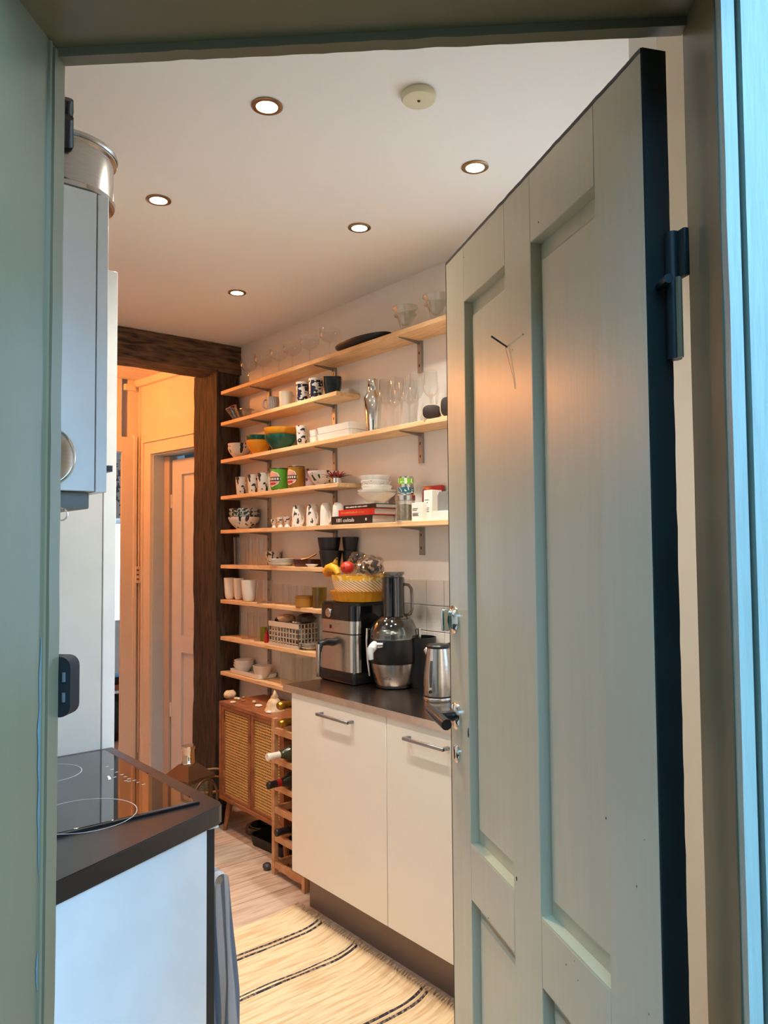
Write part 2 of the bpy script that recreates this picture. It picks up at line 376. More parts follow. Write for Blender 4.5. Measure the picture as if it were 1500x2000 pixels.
# floor boards
fl = struct(ob('floor', pr([tn(-1.0, -.1), tn(1.9, -.1), (2.33, -.75), (2.33, 4.0), (2.33, 7.3), (.2, 7.3), (.2, 1.3)], -.13, -.022), mat('subfloor', (70, 52, 38), .8), smooth=0))
def xst(y): return max(.16, .901+(-.1-.731*(y-.492))/.682)
y = 2.715-.185*19; i = 0
while y < 5.6:
    y0, y1 = y+.0012, y+.185-.0012
    if y1 < -.72: y += .185; continue
    x0a, x0b = xst(y0), xst(y1); i += 1
    ob('plank', pr([(x0a, y0), (2.26, y0), (2.26, y1), (x0b, y1)], -.022, random.uniform(-.0008, 0)), M_FLOOR, fl, smooth=0)
    y += .185
ob('plank', bx(.2, 2.32, y, 7.2, -.022, 0), M_FLOOR, fl, smooth=0)

# wall tiles behind the worktop
ZT = .9; ty0 = hx(834.9, 1150, XW)[1]; tp = .1075
zt0 = hx(834.9, 1231.5, XW)[2]
tile_me = finish(bx(-.008, 0, -tp/2+.0013, tp/2-.0013, -tp/2+.0013, tp/2-.0013, bev=.0015, seg=1), 30)
mt = mat('tile_glaze', (226, 216, 204), .18, var=.02)
for j in range(-7, 4):
    for kz in range(-3, 3):
        zc = zt0+tp*(kz+.5); yc = ty0+tp*(j+.5)
        if yc > 2.80 or yc < 1.90 or zc-tp/2 < .895-.06 or zc+tp/2 > 1.40: continue
        o = ob('tile', tile_me, mt, WR, (XW, yc, zc))

# hewn post and header beam of the timber frame
bm = xform(rough_beam(1.46, .20, .165, 80, 8, .008, 3.), Matrix.Translation((.76, 4.10, 2.568)))
tag(ob('timber_beam', bm, M_BEAM), 'dark rough-hewn timber beam over the opening to the hall', 'beam')
bm = rough_beam(2.50, .29, .142, 110, 8, .009, 8.)
bm = xform(bm, Matrix.Translation((2.112, 4.15, 0)) @ Matrix.Rotation(math.radians(-90), 4, 'Y') @ Matrix.Rotation(0, 4, 'X'))
tag(ob('timber_post', bm, M_POST), 'dark rough-hewn timber post at the end of the shelves', 'post')

# hall beyond the opening (turned 7 degrees against the kitchen)
Q = np.array([2.10, 4.30]); V = np.array([-.1205, .9927]); Uv = np.array([.9927, .1205])
def sv(s, u): p = Q+V*s+Uv*u; return (float(p[0]), float(p[1]))
def svb(s0, s1, u0, u1, z0, z1): return prism(NB(), [sv(s0, u0), sv(s0, u1), sv(s1, u1), sv(s1, u0)], z0, z1)
def hit_s(px, py): p = hpl(px, py, (Q[0], Q[1], 0), (Uv[0], Uv[1], 0)); return float((p[:2]-Q)@V), float(p[2])
s1, zh = hit_s(299, 886); sc, zhc = hit_s(271, 745)
def hit_u(px, py):
    b = Q+V*sc; p = hpl(px, py, (b[0], b[1], 0), (V[0], V[1], 0)); return float((p[:2]-b)@Uv), float(p[2])
u_l, z_l = hit_u(236, 1000); u_r, _ = hit_u(262, 1000); _, z_h2 = hit_u(231, 882)
struct(ob('wall_hall_right', svb(s1, sc+.1, 0, .14, -.02, 2.9), M_HALL, smooth=0))
struct(ob('wall_hall_header', svb(-.12, s1, 0, .14, zh, 2.9), M_HALL, smooth=0))
struct(ob('wall_hall_back', svb(sc, sc+.1, u_l+.055, 0, -.02, 2.9), M_HALL, smooth=0))
struct(ob('wall_hall_back_header', svb(sc, sc+.1, -1.6, u_l, z_h2, 2.9), M_HALL, smooth=0))
struct(ob('wall_hall_far_left', svb(sc, sc+.1, -1.9, -1.1, -.02, z_h2), M_HALL, smooth=0))
struct(ob('wall_hall_divider', bx(.2, .80, 4.02, 4.30, -.02, 2.66), M_HALL, smooth=0))
hc = struct(ob('ceiling_hall', svb(-.14, sc+.1, -1.95, .12, zhc+.022, 2.85), mat('hall_ceiling_back', (150, 110, 76), .8), smooth=0))
for i in range(12):
    a = -.12+i*.085
    if a > sc-.02: break
    ob('ceiling_board', svb(a, min(a+.079, sc-.002), -1.9, 0.0, zhc, zhc+.022), M_HALL, hc, smooth=0)
t2 = bpy.data.objects.new('trim_2', None); COL.objects.link(t2); struct(t2, 'cream casing round the white panelled door in the hall', 'door casing')
ob('casing', svb(s1-.004, s1+.075, -.022, 0, 0, zh+.075), M_HALL, t2)
ob('casing', svb(-.05, s1-.004, -.022, 0, zh-.004, zh+.075), M_HALL, t2)
ob('casing_moulding', svb(s1+.075, s1+.092, -.034, 0, 0, zh+.095), M_HALL, t2)
ob('casing_moulding', svb(-.05, s1+.075, -.034, 0, zh+.075, zh+.095), M_HALL, t2)
M_REV = mat('reveal_paint', (196, 208, 212), .4)
ob('reveal', svb(s1-.014, s1-.0045, -.004, .14, 0, zh-.01), M_REV, t2)
ob('reveal', svb(-.05, s1-.014, -.004, .14, zh-.014, zh-.0045), M_REV, t2)
t3 = bpy.data.objects.new('trim_3', None); COL.objects.link(t3); struct(t3, 'cream casing of the narrow opening at the back of the hall', 'door casing')
b0 = sc
ob('casing', svb(b0-.022, b0, u_l-.004, u_r-.02, 0, z_h2+.10), M_HALL, t3)
ob('casing', svb(b0-.022, b0, -1.1, u_l-.004, z_h2, z_h2+.10), M_HALL, t3)
ob('casing_moulding', svb(b0-.036, b0, u_r-.02, u_r, 0, z_h2+.12), M_HALL, t3)
cn = struct(ob('trim_4', svb(-.1, sc, -.03, 0, zhc-.045, zhc), M_HALL, smooth=0))
# white panelled hall door set back in the reveal
hd = bpy.data.objects.new('door_2', None); COL.objects.link(hd); struct(hd, 'white four-panel door standing in the hall doorway', 'door')
M_HD = mat('hall_door_paint', (228, 226, 224), .35, var=.02)
sd1 = s1-.09; sd0 = -.06
def dd(a, b_, u0, u1, z0, z1, nm): ob(nm, svb(a, b_, u0, u1, z0, z1), M_HD, hd)
dd(sd1-.115, sd1, .09, .125, .01, zh-.045, 'stile'); dd(sd0, sd0+.1, .09, .125, .01, zh-.045, 'stile')
for z0, z1 in ((.01, .18), (.80, .91), (zh-.145, zh-.045)): dd(sd0+.1, sd1-.115, .09, .125, z0, z1, 'rail')
for z0, z1 in ((.18, .80), (.91, zh-.145)):
    dd(sd0+.1, sd1-.115, .108, .118, z0, z1, 'panel')
    dd(sd0+.1, sd1-.155, .101, .109, z0+.05, z1-.05, 'panel_field')
ob('jamb_stop', svb(sd1+.012, s1-.0145, .075, .135, .0, zh-.02), mat('jamb_stop_paint', (206, 190, 176), .5), hd)
for z in (.42, 1.78):
    bm = NB(); tube(bm, [(*sv(sd1+.004, .088), z-.045), (*sv(sd1+.004, .088), z+.045)], .007, seg=8); ob('hinge', bm, M_HD, hd)
# surface cable, junction box and socket by the hall corner
kx = thing('junction_box', 'small cream junction box on the hall wall under its ceiling', 'junction box')
ob('case', svb(sc-.025, sc, -.11, -.035, zhc-.075, zhc-.035), M_HALL, kx)
pu = hit_u(266, 1122)
kx = thing('wall_socket', 'cream surface socket on the hall casing with a cable above it', 'socket')
ob('case', svb(sc-.050, sc-.0362, pu[0]-.028, pu[0]+.028, pu[1]-.055, pu[1]+.055), M_HALL, kx)
for dz in (-.03, 0, .03): ob('slot', svb(sc-.0515, sc-.050, pu[0]-.024, pu[0]-.008, pu[1]+dz-.006, pu[1]+dz+.006), mat('socket_dark', (120, 80, 50), .6), kx)
for du in (-.006, .010):
    bm = NB(); tube(bm, [(*sv(sc-.041, pu[0]+du), z) for z in np.linspace(pu[1]+.05, zhc-.05, 12)], .004, seg=6); ob('cable', bm, M_HALL, kx)
bm = NB(); tube(bm, [(*sv(sc-.041, pu[0]-.002), z) for z in np.linspace(.12, pu[1]-.05, 12)], .004, seg=6); ob('cable', bm, M_HALL, kx)
# hall lamp
hl = thing('hall_lamp', 'small round ceiling lamp with orange glass in the hall', 'lamp', (*sv(.38, -.95), zhc))
ob('base', lt([(0, 0), (.07, 0), (.07, -.02), (0, -.02)]), M_WHITE, hl)
ob('globe', lt([(.0, -.0195)]+[(.075*math.sin(math.pi*k/12), -.0195-.075+.075*math.cos(math.pi*k/12)) for k in range(1, 12)]+[(0, -.1695)], seg=20), glass('amber_glass', (1, .72, .4), .3), hl)
l = bpy.data.lights.new('hall_bulb', 'POINT'); l.energy = HALL_W; l.color = HALL_COL; l.shadow_soft_size = .04
lo = bpy.data.objects.new('hall_bulb', l); COL.objects.link(lo); lo.parent = hl; lo.location = (0, 0, -.10)

# far room seen through the narrow opening
struct(ob('wall_far_left', bx(.3, .4, 5.3, 7.2, -.02, 2.7), M_WALL, smooth=0))
struct(ob('wall_far_right', bx(3.2, 3.3, 5.1, 7.2, -.02, 2.7), M_WALL, smooth=0))
for nm, a in (('wall_far_back_left', (.3, 1.9, 7.1, 7.2, -.02, 2.7)), ('wall_far_back_right', (3.0, 3.3, 7.1, 7.2, -.02, 2.7)), ('wall_far_back_low', (1.9, 3.0, 7.1, 7.2, -.02, .75)), ('wall_far_back_top', (1.9, 3.0, 7.1, 7.2, 2.25, 2.7)), ('ceiling_far', (.3, 3.3, 5.3, 7.2, 2.7, 2.8)), ('wall_far_front', (2.2, 3.3, 5.02, 5.10, -.02, 2.7))):
    struct(ob(nm, bx(*a), M_WALL, smooth=0))
struct(ob('wall_side_room', svb(-.35, s1+.3, .30, .34, -.02, 2.9), mat('side_room_blue_light', (150, 170, 182), .7), smooth=0))  # blue-grey colour stands in for bluish light from the side room
wn = bpy.data.objects.new('window_1', None); COL.objects.link(wn); struct(wn, 'white window of the far room beyond the hall', 'window')
for a in ((1.9, 1.96, .75, 2.25), (2.94, 3.0, .75, 2.25), (2.42, 2.48, .75, 2.25)): ob('frame_bar', bx(a[0], a[1], 7.1, 7.16, a[2], a[3]), M_WHITE, wn)
for z in (.75, 2.19, 1.7): ob('frame_bar', bx(1.9, 3.0, 7.1, 7.16, z, z+.06), M_WHITE, wn)
for x0, x1 in ((1.96, 2.42), (2.48, 2.94)):
    for z0, z1 in ((.81, 1.7), (1.76, 2.19)): ob('pane', bx(x0, x1, 7.125, 7.130, z0, z1), M_GLASS, wn)
bm = NB(); rows = []
for i in range(60):
    x = 1.95+1.0*i/59; yy = 7.04+.015*math.sin(i*.9); rows.append([(x, yy, 1.75), (x, yy+.004, 1.75), (x, yy+.004, 2.3), (x, yy, 2.3)])
loft(bm, rows); tag(ob('lace_curtain', bm, pattern('lace', (236, 236, 232), (120, 124, 128), 30, (1, 1, 1), .56, .8)), 'short white lace curtain over the far room window', 'curtain')
al = bpy.data.lights.new('far_window_daylight', 'AREA'); al.energy = FAR_W; al.color = (.85, .93, 1); al.shape = 'RECTANGLE'; al.size = 1.0; al.size_y = 1.4
alo = bpy.data.objects.new('far_window_daylight', al); COL.objects.link(alo); alo.location = (2.45, 7.35, 1.5); alo.rotation_euler = (math.radians(90), 0, 0)
tb_ = thing('bench', 'low wooden bench in the far room beyond the hall', 'bench', (2.15, 5.95, 0))
ob('seat', bx(-.35, .35, -.14, .14, .40, .44, bev=.004), M_OAK, tb_)
for a in (-.3, .3):
    for b_ in (-.11, .11): ob('leg', bx(a-.02, a+.02, b_-.02, b_+.02, 0, .40), M_OAK, tb_)
tag(ob('black_case', bx(1.95, 2.4, 5.84, 6.02, .44, .50, bev=.01), M_BMATT), 'flat black case lying on the low bench in the far room', 'case')
tag(ob('black_bag', xform(blob(1, 3, .15, (.22, .11, .18), 2., 4), Matrix.Translation((2.14, 5.93, .185))), M_BMATT), 'black bag tucked under the bench in the far room', 'bag')

# ------------------------------------------------------------------ the open panelled kitchen door
dr = bpy.data.objects.new('door_1', None); COL.objects.link(dr); struct(dr, 'grey-green painted four-panel door standing open into the kitchen', 'door')
dr.location = (.86, .527, 0); dr.rotation_euler[2] = math.radians(65)
TH = .034
def dpart(nm, u0, u1, z0, z1, y0=-TH, y1=0., m=M_DOOR, bev=.0012): return ob(nm, bx(u0, u1, y0, y1, z0, z1, bev=bev, seg=1), m, dr)
for u0, u1 in ((0, .120), (.331, .439), (.652, .763)): dpart('stile', u0, u1, .008, 2.10)
for u0, u1 in ((.120, .331), (.439, .652)):
    for z0, z1 in ((1.979, 2.10), (.757, .866), (.008, .20)): dpart('rail', u0, u1, z0, z1)
    for z0, z1 in ((.866, 1.979), (.20, .757)):
        dpart('panel', u0, u1, z0, z1, -.026, -.020, bev=0)
        bm = NB(); a, b_ = .012, .030
        loft(bm, [[(u0+a, -.021, z0+a*2.5), (u1-a, -.021, z0+a*2.5), (u1-a, -.021, z1-a*2.5), (u0+a, -.021, z1-a*2.5)],
                  [(u0+a, -.0165, z0+a*2.5), (u1-a, -.0165, z0+a*2.5), (u1-a, -.0165, z1-a*2.5), (u0+a, -.0165, z1-a*2.5)],
                  [(u0+b_-.012, -.0125, z0+b_+.006), (u1-b_+.012, -.0125, z0+b_+.006), (u1-b_+.012, -.0125, z1-b_-.006), (u0+b_-.012, -.0125, z1-b_-.006)]])
        ob('panel_field', bm, M_DOOR, dr, smooth=0)
        M_LIT_LEDGE = mat('lit_ledge_tone', (214, 206, 168), .35)  # upper ledges coloured yellower for the spotlight falling on them
        ob('ledge', bx(u0, u1, -.020, -.0005, z0-.001, z0+.003), M_LIT_LEDGE if z0 > .5 else M_DOOR, dr)
bm = NB(); rows = []
for i in range(90):
    z = .008+2.094*i/89; d = .0012*noise.noise(Vector((z*30, 2, 0))); rows.append([(-.0022, -TH-.001+d, z), (.0002, -TH-.001, z), (.0002, -.0002, z), (-.0022, -.0012+d, z)])
loft(bm, rows); ob('edge_coat', bm, M_DGREEN, dr)
bm = NB(); rows = []
for i in range(70):
    u = .763*i/69; d = .0014*noise.noise(Vector((u*40, 5, 0))); rows.append([(u, -TH, 2.0995), (u, .0004, 2.0962+d), (u, .0004, 2.1025+d), (u, -TH, 2.1025+d)])
loft(bm, rows); ob('edge_coat', bm, M_DGREEN, dr)
bm = NB(); box(bm, .7628, .7642, -TH, .0008, .01, 2.1); ob('edge_coat', bm, mat('brown_edge', (92, 70, 50), .6), dr)
# hinge leaf and knuckle
hg = ob('hinge', tb([(-.012, -TH+.004, z) for z in (1.70, 1.74, 1.78, 1.82, 1.86)], .009, seg=10), M_DGREEN, dr)
ob('hinge_leaf', bx(-.034, -.004, -TH-.006, -TH+.002, 1.80, 1.86, bev=.002), M_DGREEN, hg)
ob('hinge_pin', tb([(-.030, -.012, 1.795), (-.002, -.018, 1.795)], .006, seg=8), M_DGREEN, hg)
ob('hinge_strap', tb([(-.024, -TH+.004, 1.80), (-.024, -TH+.004, 1.70)], .004, seg=8), M_GREEN, hg)
# thumb-turn, lever handle, keyhole rose, nail
th = ob('thumb_turn', xform(lt([(0, 0), (.030, 0), (.030, .004), (.024, .010), (.016, .013), (0, .013)], seg=24), Matrix.Translation((.733, 0, 1.312)) @ Matrix.Rotation(math.radians(-90), 4, 'X')), M_CHROME, dr)
ob('knob', bx(.727, .739, .011, .030, 1.288, 1.336, bev=.004), M_CHROME, th)
lv = ob('handle_rose', xform(lt([(0, 0), (.028, 0), (.028, .005), (.023, .009), (0, .009)], seg=24), Matrix.Translation((.726, 0, 1.109)) @ Matrix.Rotation(math.radians(-90), 4, 'X')), M_CHROME, dr)
ob('lever', tb([(.726, .004, 1.109), (.726, .022, 1.109), (.726, .042, 1.110)], .0115, seg=12), M_BLACK, lv)
ob('grip', tb([(.786, .043, 1.115), (.755, .044, 1.113), (.71, .044, 1.109), (.668, .043, 1.105)], [.0085, .0105, .0115, .0115], seg=14), M_BLACK, lv)
kr = ob('key_rose', xform(lt([(0, 0), (.019, 0), (.019, .003), (.014, .006), (0, .006)], seg=20), Matrix.Translation((.727, 0, 1.029)) @ Matrix.Rotation(math.radians(-90), 4, 'X')), M_CHROME, dr)
ob('keyhole', bx(.725, .729, .0058, .0066, 1.020, 1.038), M_BLACK, kr)
nl = ob('nail', tb([(.434, -.004, 1.826), (.434, .030, 1.846)], .0016, seg=6), M_DGREY, dr)
ob('thread', tb([(.434, .004, 1.832), (.42, .003, 1.80), (.405, .001, 1.765), (.40, .001, 1.745)], .0005, seg=5), M_GREY, dr)

# chips and specks in the door paint
bm = NB()
def chip(px, py, ru, rz_):
    p = hpl(px, py, (.86, .527, 0), (math.cos(math.radians(25)), -math.sin(math.radians(25)), 0)); u = (p[0]-.86)*math.sin(math.radians(25))+(p[1]-.527)*math.cos(math.radians(25))
    n_ = 9; c0 = bm.verts.new((u, .0006, p[2])); ring = [bm.verts.new((u+ru*math.cos(2*math.pi*k/n_)*random.uniform(.7, 1.2), .0003, p[2]+rz_*math.sin(2*math.pi*k/n_)*random.uniform(.7, 1.2))) for k in range(n_)]
    for k in range(n_): bm.faces.new((c0, ring[k], ring[(k+1) % n_]))
for px, py, ru, rz_ in ((1009, 1716, .003, .004), (1184, 1598, .0016, .002), (1244, 1731, .0012, .0015), (954, 1793, .002, .002), (1268, 1981, .001, .0014), (1259, 1640, .001, .001), (915, 1431, .004, .011), (1022, 653, .0014, .0022), (906, 503, .0016, .0016), (1106, 1884, .0012, .0016), (1122, 1877, .001, .001), (1129, 1915, .0012, .0012), (1001, 683, .001, .0016), (1052, 434, .002, .0016)): chip(px, py, ru, rz_)
o = ob('paint_chips', bm, mat('chip_dark', (44, 40, 36), .7), dr, smooth=0); o['kind'] = 'stuff'
# ------------------------------------------------------------------ ceiling fittings
def downlight(x, y, label, group=None):
    d = thing('ceiling_spotlight', label, 'ceiling light', (x, y, ZC), 0, group)
    ob('trim_ring', lt([(.030, .0), (.042, .0005), (.0425, -.003), (.036, -.006), (.029, -.0045), (.028, .0)], seg=28), mat('ring_metal', (150, 128, 104), .25, .9), d)
    ob('bulb', lt([(0, -.0035), (.0285, -.0035), (.0285, -.001), (0, -.001)], seg=24), emit('bulb_glow', (1.0, .80, .52), 26.), d)
    l = bpy.data.lights.new('spot_lamp', 'SPOT'); l.energy = SPOT_W; l.color = SPOT_COL; l.spot_size = math.radians(SPOT_SIZE); l.spot_blend = .9; l.shadow_soft_size = .03
    o = bpy.data.objects.new('spot_lamp', l); COL.objects.link(o); o.parent = d; o.location = (0, 0, -.012)
downlight(1.037, 1.747, 'warm recessed ceiling spotlight beside the smoke alarm, on the cooker side')
downlight(1.715, 1.632, 'warm recessed ceiling spotlight near the top of the open door')
downlight(1.036, 2.459, 'warm recessed ceiling spotlight over the tall white cupboard')
downlight(1.709, 2.217, 'warm recessed ceiling spotlight above the kettle and juicer')
downlight(1.706, 3.145, 'warm recessed ceiling spotlight nearest the dark beam')
downlight(1.62, .10, 'added warm ceiling spotlight out of view behind the open door')  # extra lamp, put in to light the stub wall past the door
sm = thing('smoke_alarm', 'flat round cream smoke alarm on the ceiling', 'smoke alarm', (1.318, 1.452, ZC))
ob('case', lt([(0, .0), (.043, .0), (.046, -.006), (.046, -.014), (.042, -.019), (0, -.020)], seg=40), mat('alarm_plastic', (214, 206, 170), .45), sm)
ob('sensor', lt([(0, -.0195), (.004, -.0195), (.004, -.0215), (0, -.0215)], seg=12), M_BLACK, sm)

# ------------------------------------------------------------------ shelves on slotted rails
SZ = [2.35, 2.169, 1.954, 1.745, 1.552, 1.354, 1.157, .949, .753]
SEND = [1.86, 2.855, 1.86, 2.85, 1.86, 2.85, 2.85, 2.85, 2.742]
ST = .020
RY = [hx(528, 1200, XW)[1], hx(656, 900, XW)[1], hx(825, 900, XW)[1]]
ords = ['top', 'second', 'third', 'fourth', 'fifth', 'sixth', 'seventh', 'eighth', 'lowest']
def top(i): return SZ[i]+ST
for i, (z, ye) in enumerate(zip(SZ, SEND)):
    lab = {0: 'long oak wall shelf right under the ceiling', 1: 'short oak wall shelf carrying the navy patterned mugs', 2: 'long oak wall shelf carrying the tall wine glasses', 3: 'short oak wall shelf carrying the green mug', 4: 'long oak wall shelf carrying the stack of books', 5: 'short oak wall shelf carrying the black cups', 6: 'short oak wall shelf carrying the row of white thermal cups', 7: 'short oak wall shelf carrying the perforated crate', 8: 'lowest oak wall shelf, ending against the worktop'}[i]
    s = thing('wall_shelf', lab, 'shelf', (0, 0, z), 0, 'oak shelves on the wall')
    ob('board', bx(XS, XW-.001, ye, 3.99, 0, ST, bev=.0015, seg=1), M_SHELF, s)
    for ry in RY:
        if ry < ye+.02: continue
        bm = NB(); prism(bm, [(0, 0), (.115, 0), (.115, -.004), (.02, -.013), (0, -.016)], -.0015, .0015)
        bm = xform(bm, Matrix(((-1, 0, 0, XW-.012), (0, 0, 1, ry), (0, 1, 0, -.0005), (0, 0, 0, 1))))
        ob('bracket', bm, M_GREY, s, smooth=0)
M_RAIL = mat('rail_grey', (158, 152, 144), .4, .5)
def rail(ry, z0, z1, label):
    r = thing('shelf_rail', label, 'rail', (XW, ry, 0), 0, 'slotted shelf rails')
    ob('strip', bx(-.012, 0, -.0125, .0125, z0, z1), M_RAIL, r, smooth=0)
    bm = NB(); z = z0+.03
    while z < z1-.03: box(bm, -.0124, -.0119, -.003, .003, z-.006, z+.006); z += .055
    o = ob('slots', bm, M_BMATT, r, smooth=0); o['kind'] = 'stuff'
rail(RY[0], .66, 2.36, 'slotted metal rail for the shelves next to the timber post')
rail(RY[1], 1.30, 2.36, 'slotted metal rail for the shelves behind the stack of dishes')
rail(RY[2], hx(825, 728, XW)[2], 2.36, 'upper piece of slotted metal rail behind the wine glasses')
rail(RY[2], hx(825, 905, XW)[2], SZ[2]-.001, 'short piece of slotted metal rail below the wine glass shelf')
rail(RY[2], hx(827, 1084, XW)[2], SZ[4]-.001, 'short piece of slotted metal rail above the wall tiles')

# ------------------------------------------------------------------ worktop run on the shelf wall
XC = 1.722
wt = thing('worktop', 'dark steel worktop along the shelf wall', 'worktop')
ob('slab', bx(XC+.003, XW-.0085, 1.25, 2.778, .876, .90, bev=.001, seg=1), M_DSTEEL, wt)
ob('edge_strip', bx(XC, XC+.003, 1.25, 2.778, .8745, .9003), M_EDGE, wt)
XD = 1.732
def base_unit(y0, y1, label, hpx0, hpy0, hpx1, hpy1):
    u = thing('base_cabinet', label, 'cabinet', (0, 0, 0), 0, 'cream base cabinets under the worktop')
    ob('body', bx(XD+.021, XW-.02, y0+.001, y1-.001, .15, .8735), M_WHITE, u)
    d = ob('door', bx(XD, XD+.020, y0+.0015, y1-.0015, .152, .8725, bev=.0012, seg=1), M_CREAM, u)
    a = hx(hpx0, hpy0, XD-.028); b = hx(hpx1, hpy1, XD-.028); z = (a[2]+b[2])/2
    h = ob('handle', bx(XD-.032, XD-.023, b[1], a[1], z-.0055, z+.0055, bev=.0015, seg=1), M_GREY, d)
    for yy in (b[1]+.006, a[1]-.006): ob('handle_foot', bx(XD-.030, XD, yy-.006, yy+.006, z-.005, z+.005), M_GREY, h)
base_unit(2.112, 2.728, 'cream base cabinet beside the wine rack', 617, 1396, 679, 1411)
base_unit(1.50, 2.112, 'cream base cabinet half hidden by the open door', 786, 1443, 866, 1464)
struct(ob('trim_5', bx(1.797, 1.815, 1.25, 2.694, 0, .15), mat('plinth_grey', (126, 108, 98), .4, .3, var=.06), smooth=0), 'grey-brown plinth strip under the cream cabinets', 'plinth')

# ------------------------------------------------------------------ wine rack and bottles
XR = 1.84; ry0, ry1 = 2.80, 3.066; rzt = hx(529, 1402, XR)[2]
wr = thing('wine_rack', 'narrow pine wine rack between sideboard and cream cabinet', 'wine rack')
for x0, x1 in ((XR, XR+.022), (2.10, 2.122)):
    for y0 in (ry0, ry1-.022): ob('post', bx(x0, x1, y0, y0+.022, 0, rzt, bev=.001, seg=1), M_PINE, wr)
RZ = [hx(533, p, XR)[2] for p in (1426, 1483, 1535, 1580, 1634, 1687)]
for z in RZ:
    for x0, x1 in ((XR+.002, XR+.020), (2.102, 2.120)): ob('rung', bx(x0, x1, ry0+.022, ry1-.022, z-.016, z+.012, bev=.001, seg=1), M_PINE, wr)
    for y0 in (ry0+.004, ry1-.018): ob('side_slat', bx(XR+.022, 2.10, y0, y0+.014, z-.016, z+.012), M_PINE, wr)
def bottle(x, y, z, m, mcap, label, neckout=.0, capm2=None, L=.30):
    b = thing('wine_bottle', label, 'bottle', (x, y, z))
    R = Matrix.Rotation(math.radians(90), 4, 'Y')
    prof = [(0, 0), (.034, .0), (.037, .006), (.037, .17), (.034, .19), (.020, .215), (.0145, .235), (.0145, .235)]
    ob('body', xform(lt(prof, seg=18), Matrix.Translation((.235, 0, 0)) @ Matrix.Rotation(math.radians(-90), 4, 'Y')), m, b)
    ob('capsule', xform(lt([(.0152, -.02), (.0152, .045), (.0165, .046), (.0165, .058), (.015, .060), (0, .060)], seg=16), Matrix.Rotation(math.radians(-90), 4, 'Y')), mcap, b)
    if capm2: ob('neck_label', xform(lt([(.0162, -.03), (.0156, .018)], seg=16), Matrix.Rotation(math.radians(-90), 4, 'Y')), capm2, b)
M_DBOT = mat('dark_bottle', (18, 22, 14), .12)
M_GOLD = mat('gold_foil', (176, 132, 52), .3, .9, var=.2, scale=40)
def rung_y(px, py, x): return float(hx(px, py, x)[1])
bottle(1.80, rung_y(537, 1467, 1.78), RZ[1]+.050, mat('green_bottle', (60, 60, 40), .15), mat('white_capsule', (236, 226, 206), .4), 'wine bottle with a white capsule lying in the pine rack')
bottle(1.80, rung_y(527, 1526, 1.75), RZ[2]+.050, M_DBOT, M_BLACK, 'wine bottle with black capsule and red neck in the pine rack', capm2=mat('red_neck', (150, 18, 24), .35))
bottle(1.86, 2.965, RZ[4]+.050, M_DBOT, M_BLACK, 'dark wine bottle low in the pine rack')
for kk, (yy, zz, lab) in enumerate(((2.955, RZ[0]+.050, 'lower of two gold-foiled bottles on top of the wine rack'), (2.965, RZ[0]+.126, 'upper of two gold-foiled bottles on top of the wine rack'))):
    b = thing('sparkling_bottle', lab, 'bottle', (1.87, yy, zz))
    ob('body', xform(lt([(0, 0), (.034, 0), (.037, .01), (.037, .15), (.02, .20), (.0155, .215)], seg=18), Matrix.Translation((.23, 0, 0)) @ Matrix.Rotation(math.radians(-90), 4, 'Y')), M_DBOT, b)
    ob('foil', xform(lt([(.0165, -.03), (.0165, .02), (.019, .024), (.019, .05), (.014, .058), (0, .058)], seg=16), Matrix.Rotation(math.radians(-90), 4, 'Y')), M_GOLD, b)

# ------------------------------------------------------------------ cane sideboard
SX0, SX1, SY0, SY1, SB0, SB1 = 1.91, 2.185, 3.075, 3.712, .164, .667
sb = thing('cane_sideboard', 'low wooden sideboard with two woven cane doors under the shelves', 'sideboard')
ob('top', bx(SX0, SX1, SY0, SY1, SB1-.02, SB1, bev=.0015, seg=1), M_OAK, sb)
ob('bottom', bx(SX0, SX1, SY0, SY1, SB0, SB0+.02, bev=.0015, seg=1), M_OAK, sb)
for y0 in (SY0, SY1-.02): ob('side', bx(SX0, SX1, y0, y0+.02, SB0+.02, SB1-.02), M_OAK, sb)
ob('back', bx(SX1-.008, SX1, SY0+.02, SY1-.02, SB0+.02, SB1-.02), mat('sideboard_dark', (52, 32, 20), .7), sb)
ob('shelf', bx(SX0+.06, SX1-.008, SY0+.02, SY1-.02, .40, .412), mat('sideboard_dark', (52, 32, 20), .7), sb)
ob('door_backing', bx(SX0+.026, SX0+.030, SY0+.02, SY1-.02, SB0+.02, SB1-.02), mat('cane_back', (58, 34, 18), .8), sb)
ym = 3.388
M_CANE = mat('cane', (214, 168, 100), .5, var=.1, scale=60)
for y0, y1 in ((ym+.004, SY1-.0215), (SY0+.0215, ym-.004)):
    d = ob('door', bx(SX0+.004, SX0+.022, y0, y0+.022, SB0+.022, SB1-.022), M_OAK, sb)
    ob('door_stile', bx(SX0+.004, SX0+.022, y1-.022, y1, SB0+.022, SB1-.022), M_OAK, d)
    for z0 in (SB0+.022, SB1-.036): ob('door_rail', bx(SX0+.004, SX0+.022, y0+.022, y1-.022, z0, z0+.014), M_OAK, d)
    bm = NB(); a, b_ = y0+.022, y1-.022; c0, c1 = SB0+.036, SB1-.036
    nz_ = 31; ny_ = 16
    for i in range(nz_+1):
        z = c0+(c1-c0)*i/nz_; box(bm, SX0+.012, SX0+.0155, a, b_, z-.0040, z+.0040)
    for i in range(ny_+1):
        yy = a+(b_-a)*i/ny_; box(bm, SX0+.0145, SX0+.017, yy-.0032, yy+.0032, c0, c1)
    o = ob('cane_weave', bm, M_CANE, d, smooth=0); o['kind'] = 'stuff'
